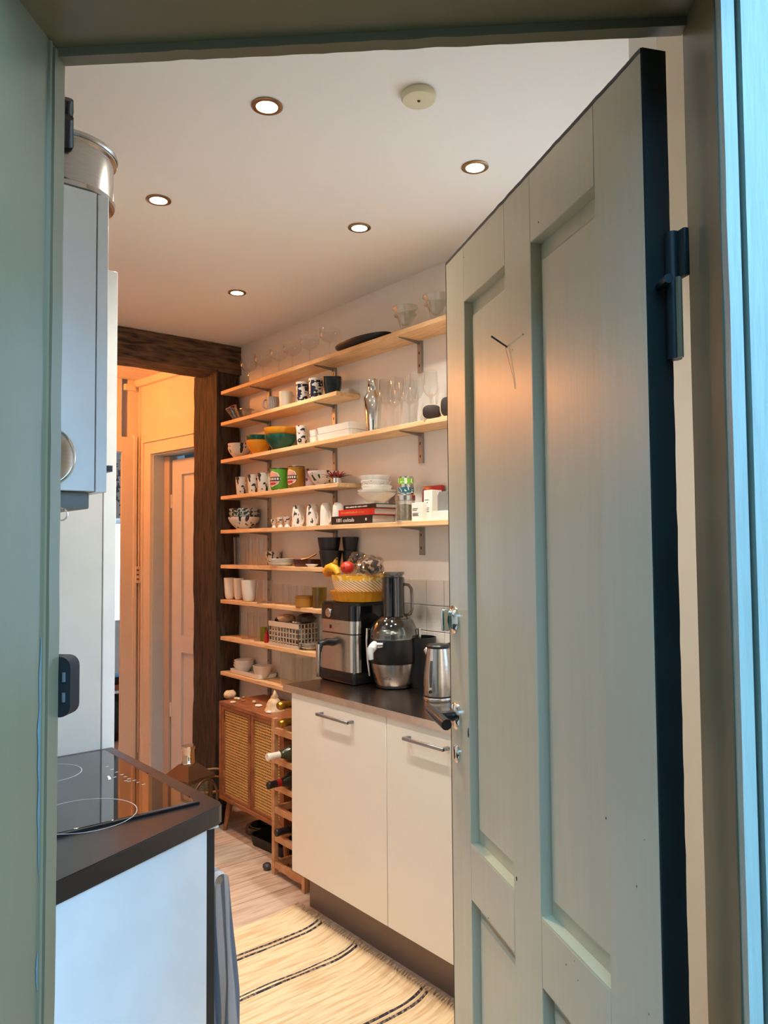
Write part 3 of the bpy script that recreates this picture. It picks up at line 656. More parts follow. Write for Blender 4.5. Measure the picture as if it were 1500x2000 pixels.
for fx, fy, dx, dy in ((SX0+.04, SY1-.05, -.011, .036), (SX0+.04, SY0+.05, -.011, -.03), (SX1-.04, SY1-.05, .02, .03), (SX1-.04, SY0+.05, .02, -.03)):
    ob('leg', tb([(fx, fy, SB0+.001), (fx+dx*.5, fy+dy*.5, SB0*.5), (fx+dx, fy+dy, 0)], [.017, .0145, .0115], seg=12), M_OAK, sb)
# shells and pebbles on the sideboard
M_SHELLC = mat('shell', (222, 190, 150), .5, var=.2, scale=40, bump=.3, bscale=80)
def on_sb(px, py, z=SB1): p = hz(px, py, z); return (float(p[0]), float(p[1]), z)
def pebble(px, py, r, sc, label, m=M_SHELLC, seed=0., nm='pebble', cat='stone'):
    x, y, z = on_sb(px, py); x = min(max(x, SX0+.02), SX1-.03)
    tag(ob(nm, xform(blob(r, 2, .18, sc, 1.6, seed), Matrix.Translation((0, 0, r*sc[2]*.9))), m, None, (x, y, z)), label, cat, 'shells and pebbles on the sideboard')
pebble(449, 1364, .030, (1.15, 1.2, .8), 'big rounded tan seashell at the far end of the sideboard', seed=2, nm='seashell', cat='shell')
pebble(461, 1367, .012, (1, 1, .7), 'small tan pebble touching the two pale ones', seed=3)
pebble(466, 1367, .010, (1, 1.1, .7), 'small pale pebble right beside the big shell', mat('pale_stone', (236, 220, 196), .5), seed=4)
pebble(476, 1364, .010, (1, 1, .6), 'brown pebble at the back of the sideboard', mat('brown_stone', (170, 120, 84), .6), seed=5)
pebble(476, 1370, .010, (1.1, 1, .5), 'flat brown pebble in front of the other brown one', mat('brown_stone', (170, 120, 84), .6), seed=6)
pebble(455, 1373, .014, (1.2, 1.1, .4), 'flat pale shell piece by the sideboard front edge', mat('pale_stone', (236, 220, 196), .5), seed=7)
pebble(496, 1374, .011, (1, 1, .8), 'small round tan pebble in the middle of the sideboard', seed=8)
pebble(505, 1380, .017, (1.1, 1.3, .38), 'flat white oval pebble beside the pointed shell', mat('white_stone', (244, 238, 226), .45), seed=9)
pebble(525, 1393, .013, (1, 1.2, .5), 'flat cream pebble under the pointed shell', mat('white_stone', (244, 238, 226), .45), seed=12)
x, y, z = on_sb(526, 1389)
bm = NB(); prof = []
for k_ in range(11):
    t = k_/10; prof.append((.048*(1-t)*(1+.12*math.sin(t*30))+.002, .098*t))
lathe(bm, [(0, 0)]+prof+[(0, .1)], seg=16)
for v in bm.verts: v.co += Vector((noise.noise(v.co*40), noise.noise(v.co*40+Vector((5, 0, 0))), 0))*.008
tag(ob('conch_shell', bm, M_SHELLC, None, (x+.03, y, z)), 'pointed pyramid-shaped seashell standing on the sideboard', 'shell')
x, y, z = on_sb(545, 1391)
bm = NB(); seg = 28; rows = []
for r, zz in ((.0, 0), (.03, 0), (.05, .03), (.060, .058), (.058, .058), (.047, .031), (.028, .004), (0, .004)):
    rows.append([(r*math.cos(2*math.pi*i/seg), r*math.sin(2*math.pi*i/seg), zz+(.012*math.sin(i*2*math.pi*4/seg) if zz > .05 else 0)) for i in range(seg)])
loft(bm, rows, False, False)
tag(ob('glass_dish', bm, M_OLIVE, None, (2.06, 3.12, z)), 'wavy-rimmed olive glass dish beside the pointed shell', 'dish')

# lantern and basket standing behind the cooker, by the post
lx, ly = hy(368, 1530, 3.58)[:2]
ln = thing('lantern', 'brown metal lantern with chrome top on the floor by the post', 'lantern', (float(lx), float(ly), 0), math.radians(20))
M_BRZ = mat('bronze', (110, 84, 62), .35, .7, var=.15)
ztop = float(hy(368, 1456, 3.58)[2]); zs = float(hy(368, 1492, 3.58)[2])
ob('base', bx(-.085, .085, -.085, .085, 0, .02, bev=.004), M_BRZ, ln)
for a in (-.075, .075):
    for b_ in (-.075, .075): ob('post', bx(a-.007, a+.007, b_-.007, b_+.007, .02, zs-.07), M_BRZ, ln)
for a in (-1, 1):
    ob('pane', bx(a*.074-.0015, a*.074+.0015, -.068, .068, .02, zs-.07), M_GLASSG, ln); ob('pane', bx(-.068, .068, a*.074-.0015, a*.074+.0015, .02, zs-.07), M_GLASSG, ln)
bm = NB(); loft(bm, [[(-.09, -.09, zs-.07), (.09, -.09, zs-.07), (.09, .09, zs-.07), (-.09, .09, zs-.07)], [(-.088, -.088, zs-.055), (.088, -.088, zs-.055), (.088, .088, zs-.055), (-.088, .088, zs-.055)], [(-.035, -.035, zs), (.035, -.035, zs), (.035, .035, zs), (-.035, .035, zs)]])
ob('roof', bm, M_BRZ, ln, smooth=0)
ob('chimney', lt([(0, zs-.002), (.032, zs-.002), (.034, zs+.01), (.030, zs+.015), (.030, ztop-.02), (.034, ztop-.015), (.034, ztop), (0, ztop)], seg=20), M_CHROME, ln)
ob('handle', tb([(-.005-.085*math.sin(math.radians(a)), -.115, zs-.16+.10*math.cos(math.radians(a))) for a in range(-100, 101, 20)], .006, seg=8), M_BRZ, ln)
bxk, byk = hy(412, 1520, 3.80)[:2]
bk = thing('basket', 'dark basket with a bentwood rim beside the cane sideboard', 'basket', (float(bxk)+.02, float(byk)+.08, 0))
zr = float(hy(425, 1508, 3.80)[2])
ob('body', lt([(0, 0), (.11, 0), (.145, zr-.08), (.138, zr-.08), (.104, .008), (0, .008)], seg=28), mat('basket_dark', (38, 40, 36), .8, var=.3, scale=50), bk)
ob('rim', tb([(.142*math.cos(2*math.pi*i/30), .142*math.sin(2*math.pi*i/30), zr-.08) for i in range(30)], .007, seg=8, closed=True), M_OAK, bk)
ob('handle', tb([(-.14*math.cos(math.radians(a)), 0, zr-.08+.08*math.sin(math.radians(a))) for a in range(0, 181, 15)], .006, seg=8), mat('bentwood', (196, 160, 124), .5), bk)
# dark bowl and tray on the floor under the sideboard
p = hz(503, 1625, 0)
pb = thing('pet_bowl', 'black feeding bowl with a clear rim under the sideboard', 'bowl', (float(p[0])+.03, float(p[1]), 0))
ob('bowl', lt([(0, 0), (.075, 0), (.07, .035), (.062, .035), (.05, .012), (0, .010)], seg=26), M_BGLOSS, pb)
ob('rim', tb([(.085*math.cos(2*math.pi*i/30), .085*math.sin(2*math.pi*i/30), .028) for i in range(30)], .004, seg=6, closed=True), M_GLASS, pb)
ob('foot_ring', lt([(.076, 0), (.088, 0), (.087, .026), (.083, .026)], seg=26), M_GLASSS, pb)
p0 = hz(486, 1645, 0); p1 = hz(520, 1690, 0)
bm = NB(); rows = []
cx_, cy_ = float(p0[0])+.10, (float(p0[1])+float(p1[1]))/2
for z, k_ in ((0, .92), (.05, 1.0), (.05, .95), (.012, .88)): rows.append([(x_*k_, y_*k_, z) for x_, y_ in rrect(-.10, .10, -.15, .15, .04)])
loft(bm, rows); tag(ob('plastic_tray', bm, M_BMATT, None, (cx_, cy_, 0), math.radians(6)), 'black low plastic tray on the floor beside the wine rack', 'tray')
p = hz(516, 1700, 0)
tag(ob('rubber_ball', xform(blob(.02, 2, .2, (1, 1.2, .8), 2, 3), Matrix.Translation((0, 0, .016))), M_DGREY, None, (float(p[0])+.015, float(p[1]), 0)), 'small grey ball on the floor in front of the black tray', 'toy')

# ------------------------------------------------------------------ rag rug
RX0, RX1, RYA, RYB = .93, 1.745, 1.02, 2.705
nrib = 128; nx = 44
def rdy(x): return .045*max(0, (x-1.60)/.17)**2
bm = NB(); rows = []
for j in range(nrib*4+1):
    yy = RYA+(RYB-RYA)*j/(nrib*4); rib = .0006+.0060*(.5-.5*math.cos(2*math.pi*j/4))
    row = []
    for i in range(nx+1):
        x = RX0+(RX1-RX0)*i/nx
        e = .004*noise.noise(Vector((x*4, yy*4, 0)))
        row.append(bm.verts.new((x, yy+rdy(x)*min(1, (yy-RYA)*3)+.003*noise.noise(Vector((x*9, yy*6, 1))), .006+rib+max(0, e))))
    rows.append(row)
for a, b_ in zip(rows, rows[1:]):
    for i in range(nx): bm.faces.new((a[i], a[i+1], b_[i+1], b_[i]))
m = bpy.data.materials.new('rag_rug'); m.use_nodes = True; nt = m.node_tree; Nn = nt.nodes; Ll = nt.links; bs = Nn['Principled BSDF']; bs.inputs['Roughness'].default_value = .9
tc = Nn.new('ShaderNodeTexCoord')
# dark double bands across the rug, following the bend of the weave
sp = Nn.new('ShaderNodeSeparateXYZ'); Ll.new(tc.outputs['Object'], sp.inputs[0])
def mth(op, a, b=None, c=None):
    n = Nn.new('ShaderNodeMath'); n.operation = op
    for i, v in enumerate((a, b, c)):
        if v is None: continue
        if isinstance(v, (int, float)): n.inputs[i].default_value = v
        else: Ll.new(v, n.inputs[i])
    return n.outputs[0]
bend = mth('MULTIPLY', mth('POWER', mth('MAXIMUM', mth('DIVIDE', mth('SUBTRACT', sp.outputs[0], 1.60), .17), 0), 2), .045)
yb = mth('SUBTRACT', sp.outputs[1], bend)
cv_ = Nn.new('ShaderNodeCombineXYZ'); Ll.new(mth('MULTIPLY', sp.outputs[0], 5.0), cv_.inputs[0]); Ll.new(mth('MULTIPLY', yb, nrib/(RYB-RYA)*1.35), cv_.inputs[1])
nz = Nn.new('ShaderNodeTexNoise'); nz.inputs['Scale'].default_value = 1.; nz.inputs['Detail'].default_value = 2; Ll.new(cv_.outputs[0], nz.inputs[0])
rp = Nn.new('ShaderNodeValToRGB'); e = rp.color_ramp.elements; e[0].color = (*lin((220, 182, 134)), 1); e[0].position = .36; e[1].color = (*lin((240, 212, 168)), 1); e[1].position = .56
Ll.new(nz.outputs[0], rp.inputs[0])
msk = None
for yc in (2.512, 2.283, 1.905, 1.60, 1.30):
    dist = mth('ABSOLUTE', mth('SUBTRACT', yb, yc)); near = mth('COMPARE', dist, .011, .0055)
    msk = near if msk is None else mth('MAXIMUM', msk, near)
mx = Nn.new('ShaderNodeMix'); mx.data_type = 'RGBA'; mx.inputs[7].default_value = (*lin((52, 40, 48)), 1)
n3 = Nn.new('ShaderNodeTexNoise'); n3.inputs['Scale'].default_value = 90; Ll.new(tc.outputs['Object'], n3.inputs[0])
mk = mth('MULTIPLY', msk, mth('MINIMUM', mth('MULTIPLY', n3.outputs[0], 1.9), 1))
Ll.new(mk, mx.inputs[0]); Ll.new(rp.outputs[0], mx.inputs[6]); Ll.new(mx.outputs[2], bs.inputs['Base Color'])
rg = thing('rag_rug', 'ribbed natural rag rug with dark stripes and fringed edge', 'rug')
ob('weave', bm, m, rg)
bm = NB()
for j in range(0, nrib):
    yy = RYA+(RYB-RYA)*(j+.5)/nrib; k_ = min(1, (yy-RYA)*3); y2 = yy+rdy(RX1)*k_
    L_ = .022+.016*random.random(); dy = .006+.012*random.random(); z1 = .004
    tube(bm, [(RX1-.004, y2, .008), (RX1+L_*.5, y2+dy*.6, .006), (RX1+L_, y2+dy*1.3, z1)], [.0042, .0036, .0022], seg=5)
o = ob('fringe', bm, mat('rug_fringe', (206, 176, 134), .9, var=.15, scale=50), rg); o['kind'] = 'stuff'

# ------------------------------------------------------------------ cooker side (left)
zk = .90
A_ = (.823, 1.577); B_ = (.812, 2.233); dv = (A_[0]-.422, A_[1]-1.405); yl = A_[1]-dv[1]/dv[0]*(A_[0]-.201)
rc = [(.201, yl), (A_[0]-.016, A_[1]-.016*dv[1]/dv[0]), (A_[0]-.002, A_[1]+.006), (A_[0], A_[1]+.02), B_, (.201, 2.233)]
bm = pr(rc, zk-.04, zk); bmesh.ops.bevel(bm, geom=[e for e in bm.edges if abs(e.verts[0].co.z-e.verts[1].co.z) < .001 and e.verts[0].co.z > zk-.01], offset=.002, segments=2, affect='EDGES')
tag(ob('cooker_worktop', bm, mat('dark_laminate', (36, 30, 27), .3, var=.12, scale=30)), 'dark brown laminate worktop with slanted end under the hob', 'worktop')
hb = thing('hob', 'black glass induction hob set in the dark worktop', 'hob', (0, 0, zk))
ob('glass_top', bx(.255, .776, 1.618, 2.190, .0005, .0065, bev=.0012, seg=1), mat('hob_glass', (9, 10, 13), .04, coat=.5), hb)
for x0, x1, y0, y1 in ((.250, .7815, 1.610, 1.6175), (.7765, .7815, 1.66, 1.78), (.7765, .7815, 1.90, 2.16)): ob('trim', bx(x0, x1, y0, y1, .0003, .0055), M_BLACK, hb)
M_MARK = mat('hob_print', (190, 190, 186), .4)
def ring(cx, cy, r): 
    bm = NB(); lathe(bm, [(r-.0008, .0066), (r-.0008, .0069), (r+.0008, .0069), (r+.0008, .0066)], seg=64, at=(cx, cy, 0)); ob('zone_ring', bm, M_MARK, hb)
pr_ = hz(254, 1566, zk+.0066); ring(float(pr_[0])-.108, float(pr_[1])-.02, .108)
pr2 = hz(154, 1497, zk+.0066); ring(float(pr2[0])-.085, float(pr2[1])-.01, .085)
bm = NB()
for (px, py) in ((209, 1497), (219, 1503), (228, 1508), (238, 1513), (245, 1517), (252, 1521), (262, 1524), (270, 1528), (280, 1532), (224, 1518), (246, 1525), (252, 1526)):
    p = hz(px, py, zk+.0067); box(bm, p[0]-.004, p[0]+.004, p[1]-.0015, p[1]+.0015, .0065, .0069)
o = ob('touch_marks', bm, M_MARK, hb, smooth=0); o['kind'] = 'stuff'
p = hz(213, 1519, zk+.0067); bm = NB(); prism(bm, [(-.016, -.003), (.0, -.004), (.016, -.001), (.016, .003), (0, .002), (-.016, .003)], .0065, .0069)
ob('maker_mark', bm, M_PORC, hb, (float(p[0]), float(p[1]), 0), math.radians(75), smooth=0)
cu = thing('hob_cabinet', 'white base cabinet with slanted end panel and dark oven front', 'cabinet')
e0 = (.774, 1.5605); sl = dv[1]/dv[0]
ob('body', pr([(.215, e0[1]-sl*(e0[0]-.215)+.02), (e0[0], e0[1]+.02), (e0[0], 2.22), (.215, 2.22)], .06, zk-.0405), M_WHITE, cu)
ob('end_panel', pr([(.205, e0[1]-sl*(e0[0]-.205)), e0, (e0[0], e0[1]+.0195), (.205, e0[1]-sl*(e0[0]-.205)+.0195)], 0, zk-.0405), M_WHITE, cu)
ov = ob('oven_front', bx(.7745, .806, 1.586, 2.20, .10, zk-.046, bev=.001, seg=1), mat('oven_side', (58, 54, 50), .45, .4), cu)
ob('oven_glass', bx(.806, .809, 1.60, 2.19, .16, .74), M_BGLOSS, ov)
ob('top_edge', bx(.772, .807, 1.57, 2.20, zk-.0455, zk-.041), M_WHITE, cu)
zb = float(hx(432, 1722, .845)[2])
hb2 = ob('oven_handle', tb([(.845, 1.64, zb), (.845, 2.15, zb)], .009, seg=10), M_STEEL, ov)
for yy in (1.70, 2.10): ob('handle_foot', tb([(.806, yy, zb), (.845, yy, zb)], .007, seg=8), M_STEEL, hb2)
# towel over the oven handle
tw = NB(); rows = []
ny = 34; prof = []
zb0, zf0 = zb-.36, zb-.62
for k_ in range(22): prof.append((-.017, zb0+(zb-zb0)*k_/22, 0))
for k_ in range(9): a = math.pi-math.pi*k_/8; prof.append((.017*math.cos(a), zb+.004+.014*math.sin(a), 1))
for k_ in range(1, 31): prof.append((.018+.016*min(1, k_/12), zb-(zb-zf0)*k_/30, 2))
for j in range(ny+1):
    yy = 1.625+.36*j/ny; row = []
    for k_, (dx, z, pt) in enumerate(prof):
        f = 0 if pt == 1 else (.006*math.sin(j*.9+z*6)+.005*math.sin(j*.37+1+z*3))*min(1, abs(z-zb)/.12)
        if pt == 0: f = min(f, .006); f = max(f, -.004)
        row.append(tw.verts.new((.845+dx+f, yy+.01*math.sin(z*9), z)))
    rows.append(row)
for a, b_ in zip(rows, rows[1:]):
    for i in range(len(a)-1): tw.faces.new((a[i], a[i+1], b_[i+1], b_[i]))
bmesh.ops.solidify(tw, geom=tw.faces[:], thickness=.003)
m = stripes('towel_cloth', (214, 216, 218), (92, 116, 152), 1, 0, .9)
m = bpy.data.materials.new('towel'); m.use_nodes = True; nt = m.node_tree; bs = nt.nodes['Principled BSDF']; bs.inputs['Roughness'].default_value = .9
tc = nt.nodes.new('ShaderNodeTexCoord'); wv = nt.nodes.new('ShaderNodeTexWave'); wv.bands_direction = 'Y'; wv.inputs['Scale'].default_value = 7; wv.inputs['Distortion'].default_value = .4
rp = nt.nodes.new('ShaderNodeValToRGB'); e = rp.color_ramp.elements; e[0].color = (*lin((166, 170, 178)), 1); e[0].position = .35; e[1].color = (*lin((216, 216, 216)), 1); e[1].position = .6
nt.links.new(tc.outputs['Object'], wv.inputs[0]); nt.links.new(wv.outputs[0], rp.inputs[0]); nt.links.new(rp.outputs[0], bs.inputs['Base Color'])
tag(ob('kitchen_towel', tw, m, smooth=80), 'blue and white kitchen towel hanging over the oven handle', 'towel')
# tall cupboard behind the hob
tc_ = thing('tall_cupboard', 'tall white cupboard beyond the hob with its door edge showing', 'cupboard')
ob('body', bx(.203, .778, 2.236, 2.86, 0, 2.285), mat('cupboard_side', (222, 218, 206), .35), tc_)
ob('door', bx(.782, .818, 2.236, 2.86, .06, 2.29, bev=.0015, seg=1), mat('cupboard_door', (250, 247, 238), .35), tc_)
# wall cupboard over the hob, extractor and pot
wc = thing('wall_cupboard', 'white wall cupboard over the hob with steel pot on top', 'cupboard')
zc0, zc1 = 1.589, 2.214
ob('body', bx(.203, .5395, 1.60, 2.20, zc0, zc1), M_WHITE, wc)
d = ob('door', bx(.5425, .565, 1.60, 2.20, zc0-.002, zc1-.001, bev=.001, seg=1), M_WHITE, wc)
ob('handle', bx(.578, .588, 1.63, 1.80, zc0+.045, zc0+.058), M_DGREY, d)
for yy in (1.65, 1.78): ob('handle_foot', bx(.565, .580, yy-.006, yy+.006, zc0+.045, zc0+.058), M_DGREY, d)
ex = thing('extractor_hood', 'grey slide-out extractor hood under the wall cupboard', 'extractor hood')
ob('drawer', bx(.40, .5385, 1.625, 2.18, zc0-.036, zc0-.001, bev=.004), mat('hood_grey', (120, 122, 116), .5), ex)
ob('body', bx(.22, .478, 1.618, 2.18, zc0-.038, zc0-.001), mat('hood_side', (180, 186, 196), .4), ex)
ld = thing('pan_lid', 'round steel pan lid hanging on the wall cupboard side', 'lid', (.438, 1.598, 1.655))
RL = Matrix.Rotation(math.radians(90), 4, 'X')
ob('disc', xform(lt([(0, .012), (.03, .010), (.052, .004), (.060, 0), (.061, -.001), (.061, .002), (.052, .007), (.03, .013), (0, .015)], seg=40), RL), M_STEEL, ld)
ob('rim', tb([(.060*math.cos(2*math.pi*i/40), -.003, .060*math.sin(2*math.pi*i/40)) for i in range(40)], .003, seg=8, closed=True), M_CHROME, ld)
hk = thing('hook_ring', 'small chrome ring hanging below the extractor', 'ring', (.478, 1.612, 1.54))
ob('ring', tb([(.012*math.cos(2*math.pi*i/20), -.002, .012*math.sin(2*math.pi*i/20)) for i in range(20)], .0018, seg=6, closed=True), M_CHROME, hk)
ob('hook', tb([(0, -.002, .012), (0, .004, .018), (0, .008, .014)], .0015, seg=6), M_CHROME, hk)
pt = thing('pressure_cooker', 'steel pressure cooker with black handles on the wall cupboard', 'pot', (.500, 1.705, zc1))
ob('body', lt([(0, 0), (.100, 0), (.1085, .004), (.110, .012), (.106, .018), (.106, .098), (.112, .101), (.112, .106), (.102, .106), (.100, .02), (0, .016)], seg=48), M_STEEL, pt)
lid = ob('lid', lt([(.113, .1065), (.115, .110), (.113, .118), (.09, .128), (.03, .132), (0, .132)], seg=48), M_STEEL, pt)
a = math.radians(257)
ob('handle', tb([(.106*math.cos(a), .106*math.sin(a), .085), (.122*math.cos(a), .122*math.sin(a), .10), (.150*math.cos(a), .150*math.sin(a), .120)], [.016, .014, .012], seg=10), M_BLACK, pt)
ob('lid_handle', tb([(.06*math.cos(a), .06*math.sin(a), .134), (.12*math.cos(a), .12*math.sin(a), .150), (.135*math.cos(a), .135*math.sin(a), .165)], [.014, .014, .012], seg=10), M_BLACK, lid)
ob('valve', lt([(0, .131), (.014, .131), (.014, .145), (.009, .152), (0, .152)], seg=16, at=(.05, .02, 0)), M_BLACK, lid)
# ------------------------------------------------------------------ things on the shelves
def proj(p):
    d = np.array(p, float)-CC; z = d@_f
    return CCX+CF*(d@CR)/z, CCY-CF*(d@CU)/z, z
def spot(px, z, x):
    """point at height z and distance x from the left whose image column is px"""
    py = 1000.
    for _ in range(3):
        y = float(hx(px, py, x)[1]); py = proj((x, y, z))[1]
    return (x, y, z)
def m_of(npx, p): return npx*proj(p)[2]/CF
RIGHT = math.atan2(CR[1], CR[0]); LEFT = RIGHT+math.pi; FRONT = math.atan2(-_f[1], -_f[0])
def cup_prof(rb, rt, h, t=.003, rnd=.006, foot=0.):
    return [(0, foot), (rb-rnd, 0), (rb-rnd*.3, rnd*.3), (rb, rnd), (rb+(rt-rb)*.5, h*.5), (rt, h-.001), (rt-t*.5, h), (rt-t, h-.001), (rb-t+(rt-rb)*.4, h*.4), (rb-t, t+rnd), (rb-rnd-t, t), (0, t)]
def bowl_prof(rf, rt, h, t=.004, pw=1.8):
    o = [(0, .002), (rf*.9, .002), (rf*.9, 0), (rf, 0), (rf, .005)]
    n = 8
    for k in range(1, n+1):
        u = k/n; o.append((rf+(rt-rf)*(1-(1-u)**pw), .005+(h-.005)*u))
    i = [(rt-t, h)]
    for k in range(n-1, 0, -1):
        u = k/n; i.append((max(.002, rf+(rt-rf)*(1-(1-u)**pw)-t), .005+t+(h-.005-t)*u))
    return o+i+[(0, .006+t)]
def dish_prof(rf, rt, h, t=.003):
    return [(0, .001), (rf*.92, .001), (rf*.92, 0), (rf, 0), (rf*1.06, .004), (rt*.97, h-.001), (rt, h), (rt-.002, h+.001), (rt*.95-t, h-.001), (rf*1.0, .004+t), (0, .004+t)]
def ware(name, label, cat, prof, p, m, group=None, seg=28, rz=0, sx=1, sy=1):
    return tag(ob(name, lt(prof, seg=seg, sx=sx, sy=sy), m, None, p, rz), label, cat, group)
def handle_bm(r0, r1, z0, z1, out, ang, th=.005, n=9):
    pts = []
    for k in range(n+1):
        a = math.pi*k/n; z = z0+(z1-z0)*(.5-.5*math.cos(a)); r = (r0+(r1-r0)*(z-z0)/(z1-z0))-.003+out*math.sin(a)**.7
        pts.append((r*math.cos(ang), r*math.sin(ang), z))
    return tb(pts, th, seg=8)
def mug(name, label, cat, px0, px1, hp, i, m, x=2.115, taper=1., hang=None, group=None, z=None, t=.004, hm=None, th=.005):
    p = spot((px0+px1)/2, top(i) if z is None else z, x); r = m_of((px1-px0)/2, p); h = m_of(hp, p)
    o = thing(name, label, cat, p, 0, group)
    ob('body', lt(cup_prof(r*taper, r, h, t, min(.012, r*.25))), m, o)
    if hang is not None: ob('handle', handle_bm(r*(taper*.7+.3), r*.98, h*.2, h*.82, r*.62, hang, th), hm or m, o)
    return o, r, h
def tumbler(name, label, px, wp, hp, i, m=M_GLASS, x=2.12, taper=.85, group=None, cat='glass', z=None, thick=.002):
    p = spot(px, top(i) if z is None else z, x); r = m_of(wp/2, p); h = m_of(hp, p)
    return ware(name, label, cat, [(0, .001), (r*taper-.001, 0), (r*taper, .001), (r, h), (r-.0012, h)], p, m, group, seg=24)

# top shelf ------------------------------------------------------
z0 = top(0)
coupe = finish(lt([(0, 0), (.032, .0), (.032, .0015), (.006, .005), (.0035, .012), (.0032, .075), (.006, .082), (.030, .094), (.046, .112), (.049, .130), (.048, .150), (.0472, .150)], seg=32))
for px, w_ in zip((486, 514, 545, 571, 605, 644), ('standing nearest the timber post', 'second from the timber post', 'third from the timber post', 'fourth from the timber post', 'fifth from the timber post', 'standing beside the dark oval platter')):
    tag(ob('coupe_glass', coupe, M_GLASS, None, spot(px, z0, 2.125)), 'stemmed clear coupe glass '+w_, 'glass', 'coupe glasses on the top shelf')
p = spot(708, z0, 2.128)
bm = lt([(0, 0), (.10, 0), (.15, .010), (.188, .030), (.192, .038), (.186, .040), (.145, .018), (0, .010)], seg=40, sx=.36, sy=1.0)
tag(ob('platter', bm, mat('dark_stoneware', (22, 28, 34), .35), None, p, 0), 'dark oval platter lying on the shelf under the ceiling', 'platter')
sund = NB(); seg = 48; rows = []
for r, z, sc in ((0, 0, 0), (.029, 0, 0), (.030, .004, 0), (.021, .012, 0), (.024, .03, .03), (.033, .058, .06), (.046, .066, .03), (.047, .074, .03), (.041, .080, .04), (.043, .088, .05), (.053, .098, .03), (.054, .106, .0), (.051, .106, 0), (.038, .08, 0), (.027, .05, 0), (.015, .03, 0), (0, .026, 0)):
    rows.append([(max(r, .0002)*(1+sc*math.cos(a*8))*math.cos(a), max(r, .0002)*(1+sc*math.cos(a*8))*math.sin(a), z) for a in [2*math.pi*i/seg for i in range(seg)]])
loft(sund, rows, False, False); bmesh.ops.remove_doubles(sund, verts=sund.verts[:], dist=.0003); sund = finish(sund)
for px, w_ in ((792, 'next to the dark platter'), (852, 'at the open door edge')):
    tag(ob('sundae_glass', sund, glass('pressed_glass', (.88, .89, .86), .95), None, spot(px, z0, 2.10)), 'thick footed sundae glass with scalloped rim '+w_, 'glass', 'sundae glasses on the top shelf')
# second shelf ---------------------------------------------------
z0 = top(1)
p = spot(463, z0, 2.115)
g = thing('glass_jigger', 'glass beaker with copper rim leaning over at the post end', 'beaker', (p[0], p[1], z0+.012))
R = Matrix.Rotation(math.radians(-28), 4, Vector((.6, .77, 0)))
ob('body', xform(lt([(0, 0), (.022, 0), (.034, .075), (.032, .075), (.020, .004), (0, .004)], seg=24), R), M_GLASS, g)
ob('rim', xform(tb([(.034*math.cos(2*math.pi*i/24), .034*math.sin(2*math.pi*i/24), .075) for i in range(24)], .003, seg=6, closed=True), R), mat('copper', (205, 140, 100), .2, 1.), g)
p = spot(482, z0, 2.13)
g = thing('glass_sieve', 'clear glass tea strainer with a flat rim next to the striped cup', 'strainer', p)
ob('body', lt([(0, 0), (.016, 0), (.030, .055), (.028, .055), (.014, .004), (0, .004)], seg=24), M_GLASS, g)
ob('rim', lt([(.028, .054), (.044, .056), (.044, .058), (.028, .057)], seg=24), M_STEEL, g)
mug('striped_cup', 'small grey striped cup with round handle', 'cup', 520, 546, 27, 1, stripes('grey_stripe', (206, 200, 194), (120, 118, 120), 34, 12, .3), x=2.105, taper=.82, hang=LEFT)
mug('cream_mug', 'plain cream mug beside the navy patterned mugs', 'mug', 544, 572, 31, 1, M_OFF, x=2.105, taper=.86, hang=RIGHT+.25)
M_NAVY = pattern('navy_print', (214, 204, 192), (26, 34, 62), 55, (1, 1, 1.3), .47, .25)
for px0, px1, lab in ((578, 604, 'navy and white patterned mug next to the cream mug'), (603, 632, 'navy and white patterned mug next to the black bowl')):
    o, r, h = mug('patterned_mug', lab, 'mug', px0, px1, 40, 1, M_NAVY, x=2.10, taper=.9)
    ob('rim_band', lt([(r*.985, h*.88), (r+.0006, h*.885), (r+.0008, h-.001), (r*.985, h-.0005)]), M_OFF, o)
p = spot(649, z0, 2.10)
bm = NB(); r = m_of(18.5, p); h = m_of(33, p)
loft(bm, [[(x_*k, y_*k, z_) for x_, y_ in rrect(-r, r, -r, r, r*.45)] for z_, k in ((0, .72), (.006, .76), (h*.5, .95), (h, 1.0), (h, .94), (h*.5, .88), (.01, .68))])
tag(ob('black_bowl', bm, mat('black_glaze', (22, 24, 26), .25), None, p, RIGHT), 'deep black rounded-square bowl at the end of the short shelf', 'bowl')
# third shelf ----------------------------------------------------
z0 = top(2)
M_STROKE = pattern('brush_strokes', (222, 212, 200), (30, 30, 36), 26, (1.6, 1.6, .5), .60, .25, rot=.6)
p = spot(468, z0, 2.115); r = m_of(23, p)
ware('brushed_bowl', 'lower white bowl with black brush strokes beside the yellow bowl', 'bowl', bowl_prof(r*.5, r, .062), p, M_STROKE)
ware('brushed_bowl', 'white bowl with black brush strokes nested on its twin by the post', 'bowl', bowl_prof(r*.5, r, .062), (p[0], p[1], z0+.020), M_STROKE)
M_YEL = mat('yellow_glaze', (226, 150, 24), .22, var=.05); M_TEAL = mat('teal_glaze', (14, 84, 66), .22, var=.08)
p = spot(505, z0, 2.12); r = m_of(24, p)
ware('yellow_bowl', 'small yellow bowl standing on the shelf with a green bowl in it', 'bowl', bowl_prof(r*.45, r, .078), p, M_YEL)
ware('green_bowl', 'small dark green bowl nested in the small yellow bowl', 'bowl', bowl_prof(r*.45, r*.98, .075), (p[0], p[1], z0+.030), M_TEAL)
p = spot(548, z0, 2.11); r = m_of(31.5, p)
ware('green_bowl', 'large dark green bowl with a yellow bowl nested in it', 'bowl', bowl_prof(r*.45, r, .078), p, M_TEAL)
ware('yellow_bowl', 'large yellow bowl nested in the large green bowl', 'bowl', bowl_prof(r*.45, r*1.03, .080), (p[0], p[1], z0+.034), M_YEL)
